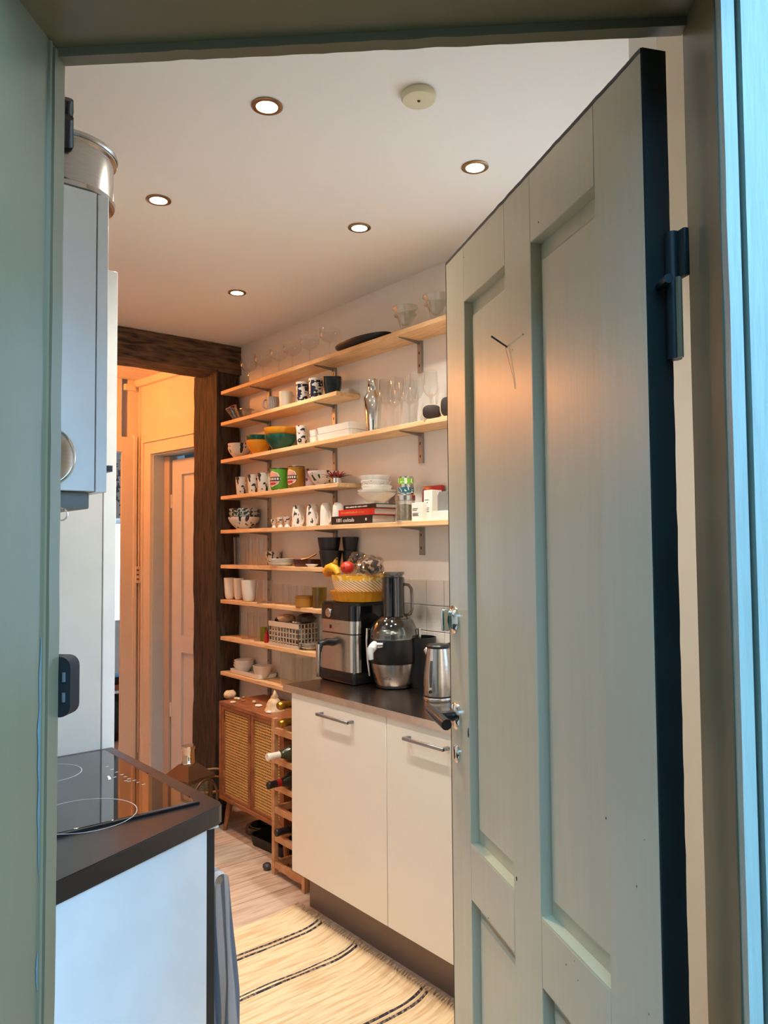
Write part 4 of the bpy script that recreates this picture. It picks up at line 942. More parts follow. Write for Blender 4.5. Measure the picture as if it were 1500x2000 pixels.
M_DOTS = pattern('blue_dots', (228, 218, 208), (40, 40, 60), 48, (1, 1, 1), .60, .3)
o, r, h = mug('dotted_cup', 'white cup with dark dots under a second dotted cup', 'cup', 579, 601, 24, 2, M_DOTS, x=2.095, taper=.85)
zz = z0+h*.62
mug('dotted_cup', 'white cup with dark dots stacked in its twin beside white dishes', 'cup', 578, 600, 24, 2, M_DOTS, x=2.095, taper=.85, z=zz)
p = o.location
a = FRONT-.35
bm = lt([(0, 0), (.011, 0), (.010, .0015), (0, .002)], seg=20); bm = xform(bm, Matrix.Translation((r*.94*math.cos(a), r*.94*math.sin(a), h*.38)) @ Matrix.Rotation(a, 4, 'Z') @ Matrix.Rotation(math.radians(84), 4, 'Y'))
d_ = ob('painted_eye', bm, M_BLACK, o)
ob('eye_dot', xform(lt([(0, .0015), (.0035, .0015), (.003, .0028), (0, .003)], seg=14), Matrix.Translation((r*.94*math.cos(a), r*.94*math.sin(a), h*.38)) @ Matrix.Rotation(a, 4, 'Z') @ Matrix.Rotation(math.radians(84), 4, 'Y')), M_PORC, d_)
def tray_bm(lx, ly, h, t=.005, r=.015):
    rows = []
    for z, k in ((0, -.008), (.003, -.004), (h, 0), (h, -t), (t+.002, -t-.007)): rows.append([(x_, y_, z) for x_, y_ in rrect(-lx/2-k, lx/2+k, -ly/2-k, ly/2+k, r)])
    return loft(NB(), rows)
def yspan(px0, px1, z, x): return spot(px0, z, x)[1], spot(px1, z, x)[1]
ya, yb_ = yspan(618, 684, z0, 2.075)
for kk, lab in ((0, 'lower long white rectangular dish beside the cocktail shaker'), (1, 'upper long white rectangular dish stacked beside the cocktail shaker')):
    tag(ob('serving_dish', tray_bm(.115, ya-yb_, .032), M_PORC, None, (2.130, (ya+yb_)/2, z0+.0322*kk)), lab, 'dish')
ya, yb_ = yspan(598, 614, z0, 2.075)
for kk, lab in ((0, 'lower short white rectangular dish beside the dotted cups'), (1, 'upper short white rectangular dish stacked beside the dotted cups')):
    tag(ob('serving_dish', tray_bm(.10, ya-yb_-.004, .032), M_PORC, None, (2.135, (ya+yb_)/2, z0+.0322*kk)), lab, 'dish')
p = spot(729, z0, 2.105); k_ = m_of(1, p)
sh = thing('cocktail_shaker', 'polished steel cocktail shaker on the wine glass shelf', 'shaker', p)
ob('body', lt([(0, 0), (12.5*k_, 0), (13*k_, .004), (18*k_, 66*k_), (17.5*k_, 67*k_), (0, 67*k_)], seg=32), M_CHROME, sh)
ob('shoulder', lt([(17.6*k_, 67*k_), (17*k_, 69*k_), (11*k_, 79*k_), (10.4*k_, 81*k_), (0, 81*k_)], seg=32), M_CHROME, sh)
ob('cap', lt([(9.6*k_, 81*k_), (10*k_, 82*k_), (9.6*k_, 103*k_), (8.5*k_, 104.5*k_), (0, 104.5*k_)], seg=32), M_CHROME, sh)
wine = finish(lt([(0, 0), (.034, 0), (.034, .0015), (.006, .005), (.0036, .012), (.0034, .095), (.006, .104), (.020, .114), (.029, .130), (.031, .150), (.027, .215), (.0264, .215)], seg=28))
for px, x, lab in ((754, 2.095, 'tall clear wine glass standing right beside the cocktail shaker'), (770, 2.155, 'tall clear wine glass at the wall behind the shaker end of the row'), (784, 2.10, 'tall clear wine glass in the middle of the front row'), (800, 2.16, 'tall clear wine glass at the wall in the middle of the row'), (814, 2.11, 'tall clear wine glass behind the dark wooden bowl'), (842, 2.13, 'tall clear wine glass next to the open door edge')):
    tag(ob('wine_glass', wine, M_GLASS, None, spot(px, z0, x)), lab, 'glass', 'wine glasses on the third shelf')
M_BROWN = mat('coconut', (46, 32, 24), .6, var=.3, scale=60); M_RIND = mat('pale_rind', (214, 190, 160), .6)
def coconut(px, x, w, h, lab):
    p = spot(px, z0, x); a = m_of(w, p); b_ = m_of(h, p)
    o = thing('coconut_bowl', lab, 'bowl', p, FRONT)
    def sup(s, zc): return [(s*a/2*math.copysign(abs(math.cos(t))**.7, math.cos(t)), b_/2+s*b_/2*math.copysign(abs(math.sin(t))**.7, math.sin(t))) for t in [2*math.pi*i/32 for i in range(32)]]
    bm = NB(); loft(bm, [[(xx, u, v) for u, v in sup(s, 0)] for xx, s in ((-.035, .6), (-.02, .9), (0, 1.0), (.012, 1.0))]); ob('shell', bm, M_RIND, o)
    bm = NB(); loft(bm, [[(xx, u, b_/2+(v-b_/2)) for u, v in sup(s, 0)] for xx, s in ((.008, .90), (.0135, .90), (.0145, .86))]); ob('face', bm, M_BROWN, o)
coconut(843, 2.085, 40, 30, 'dark brown coconut bowl with pale rim leaning in front of the wine glasses')
coconut(874, 2.10, 30, 42, 'dark brown coconut bowl half hidden by the open door')
# fourth shelf ---------------------------------------------------
z0 = top(3)
M_FLOR = pattern('ink_floral', (222, 210, 194), (44, 42, 46), 52, (1, 1, .8), .585, .28)
for px0, px1, h, lab in ((460, 482, 35, 'white cup with black leaf marks nearest the timber post'), (483, 504, 37, 'white cup with black flower marks, second from the post'), (502, 525, 38, 'white cup with thin black twig marks, third from the post')):
    mug('printed_cup', lab, 'cup', px0, px1, h, 3, M_FLOR, x=2.105, taper=.80, group='printed cups on the green mug shelf')
mug('cream_cup', 'cream cup half hidden behind the green mug', 'cup', 522, 541, 37, 3, M_OFF, x=2.14, taper=.82)
def emblem(o, r, h, ang, mbase):
    """printed badge wrapped on the mug: pointed shield, dark band and red foot"""
    def patch(pts, rr, m, nm):
        bm = NB(); n = 14; cols = []
        us = [p_[0] for p_ in pts]
        for i in range(n+1):
            u = min(us)+(max(us)-min(us))*i/n; lo, hi = pts_at(pts, u); a = ang+u/r
            cols.append([bm.verts.new((rr*math.cos(a), rr*math.sin(a), v)) for v in (lo, (lo+hi)/2, hi)])
        for a_, b_ in zip(cols, cols[1:]):
            for k in range(2): bm.faces.new((a_[k], b_[k], b_[k+1], a_[k+1]))
        return ob(nm, bm, m, o)
    def pts_at(pts, u):
        vs = []
        for (u0, v0), (u1, v1) in zip(pts, pts[1:]+pts[:1]):
            if (u0-u)*(u1-u) <= 0 and abs(u1-u0) > 1e-9: vs.append(v0+(v1-v0)*(u-u0)/(u1-u0))
        return (min(vs), max(vs)) if vs else (h*.5, h*.5)
    def shape(s): return [(-r*1.0*s, h*.5), (-r*.75*s, h*(.5+.26*s)), (0, h*(.5+.38*s)), (r*.75*s, h*(.5+.26*s)), (r*1.0*s, h*.5), (r*.75*s, h*(.5-.24*s)), (0, h*(.5-.36*s)), (-r*.75*s, h*(.5-.24*s))]
    patch(shape(1.0), r+.0006, mat('badge_cream', (238, 214, 176), .4), 'badge_border')
    patch(shape(.9), r+.0010, mat('badge_pink', (214, 150, 130), .4), 'badge')
    patch([(-r*.93, h*.40), (r*.93, h*.40), (r*.93, h*.60), (-r*.93, h*.60)], r+.0014, mat('badge_dark', (56, 40, 56), .4), 'badge_band')
    for k in range(6):
        u = -r*.7+k*r*.28; patch([(u-r*.09, h*.455), (u+r*.09, h*.455), (u+r*.09, h*.555), (u-r*.09, h*.555)], r+.0018, M_OFF, 'badge_letter')
    patch([(-r*.45, h*.24), (r*.45, h*.24), (r*.45, h*.34), (-r*.45, h*.34)], r+.0014, mat('badge_red', (178, 40, 48), .4), 'badge_foot')
o, r, h = mug('enamel_mug', 'green mug with a shield badge and dark rim', 'mug', 528, 564, 42, 3, mat('green_enamel', (92, 156, 44), .3), x=2.10, taper=.97); emblem(o, r, h, FRONT-.75+math.pi*0, None)
ob('rim', tb([(r*math.cos(2*math.pi*i/32), r*math.sin(2*math.pi*i/32), h) for i in range(32)], .0022, seg=6, closed=True), M_DGREY, o)
o, r, h = mug('enamel_mug', 'mustard mug with a shield badge and dark rim', 'mug', 562, 595, 42, 3, mat('mustard_enamel', (160, 108, 22), .3), x=2.10, taper=.97); emblem(o, r, h, FRONT-.75, None)
ob('rim', tb([(r*math.cos(2*math.pi*i/32), r*math.sin(2*math.pi*i/32), h) for i in range(32)], .0022, seg=6, closed=True), M_DGREY, o)
M_LEAF = pattern('leaf_print', (226, 214, 204), (28, 26, 30), 24, (1.8, 1.8, .6), .60, .25, ink2=(30, 84, 56), rot=.7)
p = spot(632, z0, 2.115); r = m_of(31, p)
ware('leaf_bowl', 'white bowl painted with black and green leaves', 'bowl', bowl_prof(r*.5, r, .068), p, M_LEAF)
M_PINK = pattern('pink_print', (196, 164, 164), (120, 50, 60), 30, (1, 1, 1), .6, .3)
p = spot(610, z0, 2.155); r = m_of(17, p)
mug('pink_cup', 'dull pink cup behind the leaf-painted bowl', 'cup', 594, 622, 38, 3, M_PINK, x=2.165, taper=.9)
p = spot(656, z0, 2.085); k_ = m_of(1, p)
dp_ = thing('dried_flower', 'dried red protea flower in a small steel pot', 'flower', p)
ob('pot', lt([(0, 0), (9*k_, 0), (11*k_, .002), (11*k_, 10*k_), (10*k_, 10*k_), (9.5*k_, .004), (0, .004)], seg=24), M_CHROME, dp_)
ob('core', xform(blob(1, 2, .1, (11*k_, 11*k_, 8*k_), 3, 2), Matrix.Translation((0, 0, 13*k_))), mat('protea_red', (150, 62, 52), .7, var=.2, scale=80), dp_)
pet = NB(); prism(pet, [(-.5, 0), (.5, 0), (.62, .5), (0, 1.25), (-.62, .5)], -.06, .06); petm = finish(xform(pet, Matrix.Rotation(math.radians(90), 4, 'X')), 0)
petm.materials.append(mat('protea_petal', (158, 66, 54), .7, var=.25, scale=60)); petd = petm.copy(); petd.materials.clear(); petd.materials.append(mat('protea_dry', (82, 58, 44), .8))
for rr, n, tilt, s in ((8, 16, 62, 13), (6, 12, 40, 13), (9, 9, 78, 19)):
    for i in range(n):
        a = 2*math.pi*(i+.5*(rr == 6))/n+random.uniform(-.1, .1); tl = math.radians(tilt+random.uniform(-8, 8))
        o = bpy.data.objects.new('petal', petd if s == 19 else petm); COL.objects.link(o); o.parent = dp_
        o.matrix_local = Matrix.Translation((rr*k_*math.cos(a)*.8, rr*k_*math.sin(a)*.8, 12*k_)) @ Matrix.Rotation(a, 4, 'Z') @ Matrix.Rotation(tl, 4, 'Y') @ Matrix.Diagonal((5*k_, 5*k_ if s < 19 else 2.4*k_, s*k_, 1)) @ Matrix.Rotation(math.radians(90), 4, 'Z')
# fifth shelf ----------------------------------------------------
z0 = top(4)
M_GRNP = pattern('green_black_print', (186, 196, 186), (32, 44, 42), 70, (1, 1, 1), .47, .3)
p = spot(477, z0, 2.115); r = m_of(31, p)
ware('brushed_bowl', 'wide white brush-stroked bowl carrying two green-black bowls', 'bowl', bowl_prof(r*.5, r, .068), p, M_STROKE)
ware('printed_bowl', 'lower green and black printed bowl of the nested pair', 'bowl', bowl_prof(r*.5, r*.96, .068), (p[0], p[1], z0+.026), M_GRNP)
ware('printed_bowl', 'upper green and black printed bowl of the nested pair', 'bowl', bowl_prof(r*.5, r*.94, .068), (p[0], p[1], z0+.047), M_GRNP)
egg = [(0, 0), (.016, 0), (.017, .003), (.010, .014), (.012, .022), (.020, .036), (.021, .050), (.019, .050), (.017, .037), (.004, .026), (0, .026)]
for px, s, lab in ((536, .92, 'smallest patterned egg cup, on the side of the stacked bowls'), (549, 1.1, 'middle patterned egg cup between its two neighbours'), (562, 1.15, 'patterned egg cup touching the upturned white mugs')):
    p = spot(px, z0, 2.12); ware('egg_cup', lab, 'egg cup', [(a*s, b_*s) for a, b_ in egg], p, M_DOTS, 'egg cups on the book shelf', seg=20)
def up_mug(px0, px1, hp, lab, m):
    p = spot((px0+px1)/2, z0, 2.115); r = m_of((px1-px0)/2, p); h = m_of(hp, p)
    o = thing('upturned_mug', lab, 'mug', p, 0, 'upturned white mugs')
    ob('body', lt([(r-.003, 0), (r, 0), (r*.98, h*.55), (r*.86, h*.86), (r*.6, h*.98), (0, h), (0, h-.004), (r*.58, h*.95), (r*.82, h*.84), (r*.93, h*.55)], seg=28), m, o)
    ob('handle', handle_bm(r*.98, r*.95, h*.14, h*.62, r*.45, RIGHT-.9, .005), m, o)
M_PTH = pattern('thin_marks', (240, 230, 216), (70, 66, 66), 40, (1.5, 1.5, 1), .63, .3)
up_mug(570, 597, 43, 'upturned white mug beside the egg cups', M_PTH); up_mug(598, 624, 44, 'upturned white mug, second from the egg cups', M_PTH)
up_mug(625, 649, 45, 'upturned white mug, third from the egg cups', M_PORC); up_mug(649, 672, 45, 'upturned white mug, half hidden behind the books', M_PORC)
# books: spines face the room
def book(px0, px1, zb, th, mc, label, txt=None, tcol=None, dep=.13, x0=2.072, tsz=.02, dots=None):
    ya, yb_ = yspan(px0, px1, zb, x0)
    b = thing('book', label, 'book', (x0, (ya+yb_)/2, zb), 0, 'stack of books'); L_ = (ya-yb_)/2
    bm = NB(); box(bm, 0, .003, -L_, L_, 0, th, bev=.0008, seg=1); box(bm, .002, dep, -L_, L_, 0, .0025); box(bm, .002, dep, -L_, L_, th-.0025, th)
    ob('cover', bm, mc, b, smooth=0)
    ob('pages', bx(.0035, dep-.004, -L_+.003, L_-.003, .0026, th-.0026), mat('paper', (214, 206, 198), .8, var=.08, scale=90, stretch=(1, 1, 14)), b)
    if txt == '#':
        bm = NB(); q = L_*.85
        while q > -L_*.45:
            w_ = random.uniform(.004, .011); box(bm, -.0006, 0, q-w_, q, th*.36, th*(.36+random.uniform(.2, .32))); q -= w_+random.uniform(.0015, .005)
        ob('spine_print', bm, tcol, b, smooth=0)
    elif txt:
        t = ob('spine_text', text_mesh(txt, tsz), tcol, b, smooth=0); place(t, (-.0006, L_*.30 if len(txt) < 20 else 0, th*.48), (0, -1, 0), (0, 0, 1), (-1, 0, 0))
    if dots: t = ob('spine_dot', xform(lt([(0, 0), (.006, 0), (.006, .001), (0, .001)], seg=16), Matrix.Translation((-.0002, -L_*.72, th*.5)) @ Matrix.Rotation(math.radians(-90), 4, 'Y')), tcol, b)
    return zb+th
M_PRINT = mat('print_white', (226, 218, 210), .6)
zb_ = book(647, 727, z0, .038, mat('book_black', (24, 22, 24), .4), 'thick black cocktail book at the bottom of the stack', '1001 cocktails', M_PRINT, tsz=.024, dots=True)
zb_ = book(661, 731, zb_, .028, mat('book_red', (214, 46, 40), .4), 'red book in the middle of the stack', '#', mat('print_gold', (206, 120, 60), .6), tsz=.016)
zb_ = book(671, 734, zb_, .020, mat('book_black2', (26, 24, 24), .4), 'thin black book on top of the stack', '#', M_PRINT, tsz=.011)
p = spot(736, zb_, 2.108); r = m_of(40, p); r = min(r, .086)
cx = (p[0]+.0, p[1], zb_)
ware('soup_bowl', 'wide white bowl standing on the books', 'bowl', bowl_prof(r*.45, r, .046, pw=1.15), cx, M_PORC)
ware('soup_bowl', 'wide white bowl nested in its twin on the books', 'bowl', bowl_prof(r*.45, r, .046, pw=1.15), (cx[0], cx[1], zb_+.012), M_PORC)
M_DASH = pattern('grey_dash', (236, 228, 214), (90, 88, 86), 70, (1, 1, 2.2), .66, .3)
rs = m_of(31, p)*.98
zz = zb_+.052
for kk, lab in enumerate(('lowest of three white cups stacked on the wide bowls', 'middle white cup with grey dashes stacked on the wide bowls', 'topmost white cup of the stack on the wide bowls')):
    ware('stacking_cup', lab, 'cup', cup_prof(rs*.80, rs, .038, .004, .010), (cx[0]-.004*kk, cx[1], zz-.012+.021*kk), M_DASH if kk == 1 else M_PORC)
p = spot(792, z0, 2.095); k_ = m_of(1, p)
jr = thing('storage_jar', 'clear glass storage jar with steel lid beside the white boxes', 'jar', p)
ob('glass', lt([(0, 0), (18*k_, 0), (19*k_, .004), (19*k_, 42*k_), (17.5*k_, 42*k_), (17.5*k_, .006), (0, .006)], seg=28), M_GLASS, jr)
ob('contents', lt([(0, .007), (17*k_, .007), (17*k_, 33*k_), (0, 35*k_)], seg=24), mat('tea_leaves', (158, 146, 122), .9, var=.35, scale=120), jr)
ob('lid', lt([(0, 42*k_), (20*k_, 42*k_), (20*k_, 51*k_), (18*k_, 53*k_), (0, 53*k_)], seg=28), M_STEEL, jr)
zl = z0+53*k_
def tin(label, z, r, h, m, band, p=p):
    o = thing('tin', label, 'tin', (p[0], p[1]-.004, z), 0, 'tins on the storage jar')
    ob('body', lt([(0, 0), (r, 0), (r, h), (r*.92, h), (r*.9, h-.002), (0, h-.002)], seg=28), m, o)
    ob('label_band', lt([(r+.0004, h*.18), (r+.0005, h*.82)], seg=28), band, o)
tin('teal labelled tin on the jar lid', zl, 15.5*k_, 17*k_, M_STEEL, pattern('teal_label', (30, 92, 104), (222, 222, 210), 90, (1, 1, 1), .56, .4))
tin('lime green labelled tin on top of the teal tin', zl+17*k_, 15*k_, 18*k_, M_STEEL, pattern('lime_label', (122, 176, 40), (226, 226, 200), 70, (1, 1, 1), .58, .4))
def carton(px0, px1, x0, zb, hp, dep, label, m=M_PORC, lines=True, wpx=None):
    p = spot(px0, zb, x0); w = m_of(px1-px0, p); h = m_of(hp, p)
    ya, yb_ = yspan(px0, px1, zb, x0)
    b = thing('carton', label, 'box', (x0, yb_, zb), 0, 'cartons beside the storage jar')
    ob('box', bx(0, dep, 0, ya-yb_, 0, h, bev=.001, seg=1), m, b)
    if lines:
        bm = NB(); wv = ya-yb_
        for z_, l_ in ((.68, .5), (.60, .4), (.42, .55), (.36, .5), (.30, .55)): box(bm, -.0006, 0, wv*(.9-l_), wv*.9, h*z_-.0012, h*z_+.0012)
        ob('print', bm, M_DGREY, b, smooth=0)
    return h
h1 = carton(804, 825, 2.075, z0, 36, .09, 'small white printed carton standing beside the glass jar')
carton(828, 844, 2.100, z0, 60, .055, 'tall white printed carton behind the small carton', M_PORC)
ya, yb_ = yspan(826, 872, z0, 2.17)
rt_ = tag(ob('red_tin', xform(bx(-.012, .012, 0, .115, 0, .150, bev=.006), Matrix.Rotation(math.radians(4), 4, 'Y')), pattern('red_lid', (132, 30, 26), (150, 132, 118), 12, (1, 1, 3), .62, .3), None, (2.172, ya-.112, z0)), 'dark red flat tin leaning on the wall behind the cartons', 'tin')
p = spot(862, z0, 2.085)
tag(ob('white_box', bx(-.03, .05, -.05, .036, 0, m_of(18, p), bev=.001, seg=1), M_PORC, None, (2.10, p[1], z0)), 'low white box next to the open door edge', 'box')
bm = NB(); pts = [(-.05, 0), (.036, 0), (.036, .062), (.026, .078), (-.05, .078)]; prism(bm, [(a, b_) for a, b_ in pts], 0, .03); bm = xform(bm, Matrix(((0, 0, 1, 0), (1, 0, 0, 0), (0, 1, 0, 0), (0, 0, 0, 1))))
tag(ob('grey_box', bm, mat('grey_card', (128, 128, 124), .6), None, (2.10, p[1], z0+m_of(18, p))), 'grey round-cornered box standing on the low white box', 'box')
# sixth shelf ----------------------------------------------------
z0 = top(5)
for px, x, lab in ((466, 2.10, 'tall clear tumbler nearest the timber post, front row'), (477, 2.16, 'tall clear tumbler at the wall nearest the post'), (490, 2.10, 'tall clear tumbler in the middle of the front row'), (502, 2.16, 'tall clear tumbler at the wall in the row middle'), (511, 2.105, 'tall clear tumbler in the front row beside the printed bowl'),):
    tumbler('tall_tumbler', lab, px, 21, 54, 5, x=x, group='tall tumblers on the black cup shelf')
p = spot(534, z0, 2.155); r = m_of(16, p)
ware('printed_bowl', 'small white printed bowl behind the stacked plates', 'bowl', bowl_prof(r*.55, r, .075), p, M_FLOR)
p = spot(551, z0, 2.11); r = m_of(29, p)*.95; r = min(r, .068)
for kk, lab in enumerate(('lowest white saucer of the stack of three', 'middle white saucer of the stack of three', 'top white saucer of the stack of three')):
    ware('saucer', lab, 'saucer', dish_prof(r*.7, r, .018), (p[0], p[1], z0+.0095*kk), M_PORC)
p = spot(603, z0, 2.135)
rd = thing('red_dish', 'dark red rectangular dish with a spoon between saucers and black cups', 'dish', p)
ob('dish', tray_bm(.10, .15, .036), mat('oxblood', (66, 18, 20), .3), rd)
ob('spoon', tb([(-.01, .05, .034), (0, 0, .042), (.005, -.06, .062)], [.005, .003, .004], seg=8), M_STEEL, rd)
p = spot(609, z0, 2.083)
ware('small_dish', 'little white oval dish in front of the dark red dish', 'dish', dish_prof(.012, .020, .013), p, M_PORC, sy=2.4)
M_BCUP = mat('black_cup', (24, 24, 25), .4)
def bcup(px, x, zb, w, hp, lab):
    p = spot(px, zb, x); r = m_of(w/2, p); h = m_of(hp, p)
    ware('black_cup', lab, 'cup', cup_prof(r*.78, r, h, .003, .008), p, M_BCUP, 'black cups by the fruit bowl'); return h
h = bcup(646, 2.10, z0, 46, 33, 'lower black cup of the stack behind the fruit bowl')
bcup(643, 2.10, z0+h*.78, 46, 33, 'upper black cup of the stack behind the fruit bowl')
h = bcup(684, 2.165, z0, 32, 33, 'lower black cup of the pair at the wall'); bcup(684, 2.165, z0+h*.8, 32, 33, 'upper black cup of the pair at the wall')
# seventh shelf --------------------------------------------------
z0 = top(6)
def thermo(px0, px1, lab, x=2.095):
    p = spot((px0+px1)/2, z0, x); r = m_of((px1-px0)/2, p); h = m_of(42, p)
    ware('thermal_cup', lab, 'cup', [(0, 0), (r*.45, 0), (r*.66, h*.04), (r*.8, h*.16), (r*.9, h*.5), (r, h), (r-.004, h), (r*.86, h*.5), (r*.72, h*.16), (0, h*.1)], p, M_PORC, 'white thermal cups')
thermo(437, 461, 'white thermal cup closest to the timber post', 2.11); thermo(456, 476, 'white thermal cup between its two twins', 2.125); thermo(471, 502, 'white thermal cup touching the double-walled glass')
p = spot(518, z0, 2.10); r = m_of(17.5, p); h = m_of(45, p)
dg = thing('double_wall_glass', 'clear double-walled glass beside the white thermal cups', 'glass', p)
ob('outer', lt([(0, 0), (r*.95, 0), (r*.98, h*.3), (r*.9, h), (r*.88, h)], seg=28), M_GLASS, dg)
ob('inner', lt([(0, h*.12), (r*.5, h*.15), (r*.7, h*.4), (r*.86, h*.995)], seg=28), M_GLASS, dg)
for px, x, lab in ((545, 2.12, 'small clear straight glass next to the double-walled glass'), (560, 2.16, 'small clear straight glass at the wall, second in the row'), (573, 2.13, 'small clear straight glass in the middle of the row'), (588, 2.165, 'small clear straight glass at the wall behind the ochre pot'), (600, 2.165, 'small clear straight glass at the wall beside the olive glass')):
    tumbler('small_glass', lab, px, 19, 38, 6, x=x, taper=.95, group='small straight glasses')
p = spot(594, z0, 2.095); r = m_of(17, p); h = m_of(22, p)
rk = thing('ramekin', 'ochre round pot with a brown lid on the thermal cup shelf', 'pot', p)
ob('body', lt([(0, 0), (r*.94, 0), (r, .003), (r, h*.8), (r*.97, h*.82), (0, h*.82)], seg=28), mat('ochre', (168, 112, 36), .5), rk)
ob('lid', lt([(0, h*.821), (r*1.02, h*.821), (r*1.02, h), (r*.96, h), (r*.95, h*.93), (0, h*.93)], seg=28), mat('ochre_lid', (140, 92, 34), .5), rk)
tumbler('olive_tumbler', 'olive green glass tumbler behind the yellow dish', 624, 30, 40, 6, M_OLIVE, x=2.12, taper=.9)
# eighth shelf ---------------------------------------------------
z0 = top(7)
for px, x, w, lab in ((480, 2.11, 20, 'clear highball glass nearest the post on the crate shelf'), (493, 2.16, 20, 'clear highball glass at the wall on the crate shelf'), (505, 2.11, 20, 'clear highball glass in the middle on the crate shelf'), (516, 2.165, 18, 'clear highball glass beside the crate')):
    tumbler('highball_glass', lab, px, w, 50, 7, x=x, taper=.9, group='highball glasses')
p = spot(521, z0, 2.105)
tag(ob('sauce_bottle', lt([(0, 0), (.013, 0), (.014, .004), (.014, .040), (.008, .050), (.0075, .062), (0, .062)], seg=18), mat('red_sauce', (176, 22, 34), .35), None, p), 'little red bottle in front of the crate corner', 'bottle')
p = spot(515, z0, 2.13)
tag(ob('lime_packet', bx(-.012, .012, -.015, .015, 0, .075, bev=.003), mat('lime_packet', (128, 136, 30), .5), None, p, .4), 'little lime green packet beside the red bottle', 'packet')
# perforated folding crate
ya, yb_ = yspan(526, 583, z0, 2.070); ch = m_of(47, (2.07, ya, z0)); cw = ya-yb_; cdp = .118
cr = thing('storage_crate', 'cream perforated plastic crate filled with bags and packets', 'crate', (2.068, yb_, z0))
M_CRATE = mat('crate_plastic', (206, 188, 164), .5)
def lattice(bm, L_, H_, fn, nx_, nz_, bar=.0045, t=.003):
    for k in range(nx_+1): fn(bm, L_*k/nx_-bar/2, L_*k/nx_+bar/2, 0, H_, t)
    for k in range(nz_+1): fn(bm, 0, L_, H_*k/nz_-bar/2, H_*k/nz_+bar/2, t)
bm = NB(); lattice(bm, cw, ch, lambda b, a0, a1, b0, b1, t: box(b, 0, t, max(0, a0), min(cw, a1), max(0, b0), min(ch, b1)), 10, 5); ob('front_side', bm, M_CRATE, cr, smooth=0)
bm = NB(); lattice(bm, cw, ch, lambda b, a0, a1, b0, b1, t: box(b, cdp-t, cdp, max(0, a0), min(cw, a1), max(0, b0), min(ch, b1)), 10, 5); ob('back_side', bm, M_CRATE, cr, smooth=0)
for yy in (0, cw-.003):
    bm = NB(); lattice(bm, cdp, ch, lambda b, a0, a1, b0, b1, t: box(b, max(0, a0), min(cdp, a1), yy, yy+t, max(0, b0), min(ch, b1)), 6, 5); ob('end_side', bm, M_CRATE, cr, smooth=0)
ob('floor_plate', bx(.001, cdp-.001, .001, cw-.001, 0, .003), M_CRATE, cr)
for zz_, a0, a1 in ((ch*.02, 0, ch*.18), (ch*.8, 0, 0)):
    bm = NB(); box(bm, -.002, .004, -.002, cw+.002, ch*.80, ch); box(bm, -.002, .004, -.002, cw+.002, 0, ch*.14)
ob('bands', bm, M_CRATE, cr, smooth=0)
def packet(dy, dx, zz, sx, sy, sz, m, lab, seed, rz=0., nm='bag', cat='bag'):
    o = tag(ob(nm, blob(1, 3, .22, (sx, sy, sz), 1.8, seed), m, None, (2.068+dx, yb_+dy, z0+zz), rz), lab, cat, 'packets in the crate')
packet(cw*.5, .060, ch*.52, .048, cw*.44, ch*.40, mat('card_grey', (150, 140, 130), .7, var=.2, scale=30), 'grey paper packet filling the crate', 1)
packet(cw*.68, .050, ch*1.12, .045, .055, .022, mat('kraft_bag', (206, 170, 132), .6, var=.15, scale=25, bump=.5, bscale=60), 'crumpled tan bag on top of the crate', 3)
packet(cw*.30, .060, ch*1.0, .04, .03, .016, mat('foil_bag', (170, 164, 160), .25, .8, var=.2, scale=20, bump=.6, bscale=50), 'silver foil bag on top of the crate', 5)
packet(cw*.08, .062, ch*1.2, .048, .045, .026, mat('dark_bag', (46, 44, 46), .3, var=.3, scale=25, bump=.6, bscale=50), 'shiny dark plastic bag hanging over the crate end', 8)
packet(cw*.93, .055, ch*1.0, .03, .022, .02, M_BMATT, 'small black pouch on the crate corner', 11, nm='pouch')
p = spot(602, z0, 2.13); r = .058
for kk, lab in enumerate(('lower patterned plate half hidden by the air fryer', 'middle patterned plate half hidden by the air fryer', 'upper patterned plate half hidden by the air fryer')):
    ware('side_plate', lab, 'plate', dish_prof(r*.65, r, .014), (p[0], p[1]-.02, z0+.0085*kk), M_FLOR)
# lowest shelf ---------------------------------------------------
z0 = top(8)
ya, yb_ = yspan(447, 505, z0, 2.070)
tr = tag(ob('white_tray', tray_bm(.118, ya-yb_, .024), M_PORC, None, (2.131, (ya+yb_)/2, z0)), 'white rectangular tray on the lowest shelf', 'tray')
p = spot(478, z0, 2.13); r = m_of(27, p)*.95; r = min(r, .056)
yt = p[1]
for kk, lab in enumerate(('lowest white bowl of three on the white tray', 'middle white bowl of three on the white tray', 'top white bowl of three on the white tray')):
    ware('white_bowl', lab, 'bowl', bowl_prof(r*.55, r, .040, pw=1.5), (2.133, yt+.02-.004*kk, z0+.0065+.0135*kk), M_PORC)
p = spot(510, z0, 2.105); r = m_of(19.5, p)
ware('small_bowl', 'small deep white bowl on the white tray', 'bowl', cup_prof(r*.72, r, m_of(23, p), .003, .012), (2.115, p[1], z0+.0065), M_OFF)
p = spot(563, z0, 2.115); r = m_of(15.5, p); h = m_of(62, p)
ware('glass_jar', 'large greenish glass jar on the lowest shelf beside the worktop', 'jar', [(0, 0), (r*.9, 0), (r, .006), (r, h), (r-.0015, h)], p, M_GLASSG)
for px, lab, x in ((582, 'greenish glass jar between its twin and the air fryer', 2.115), (601, 'greenish glass jar right against the air fryer', 2.155)):
    p = spot(px, z0, x); r = m_of(10.5, p); ware('glass_jar', lab, 'jar', [(0, 0), (r*.9, 0), (r*.95, .006), (r*.98, h*.9), (r*.97, h*.9)], p, M_GLASSG)
# ------------------------------------------------------------------ appliances on the worktop
zk2 = .9004
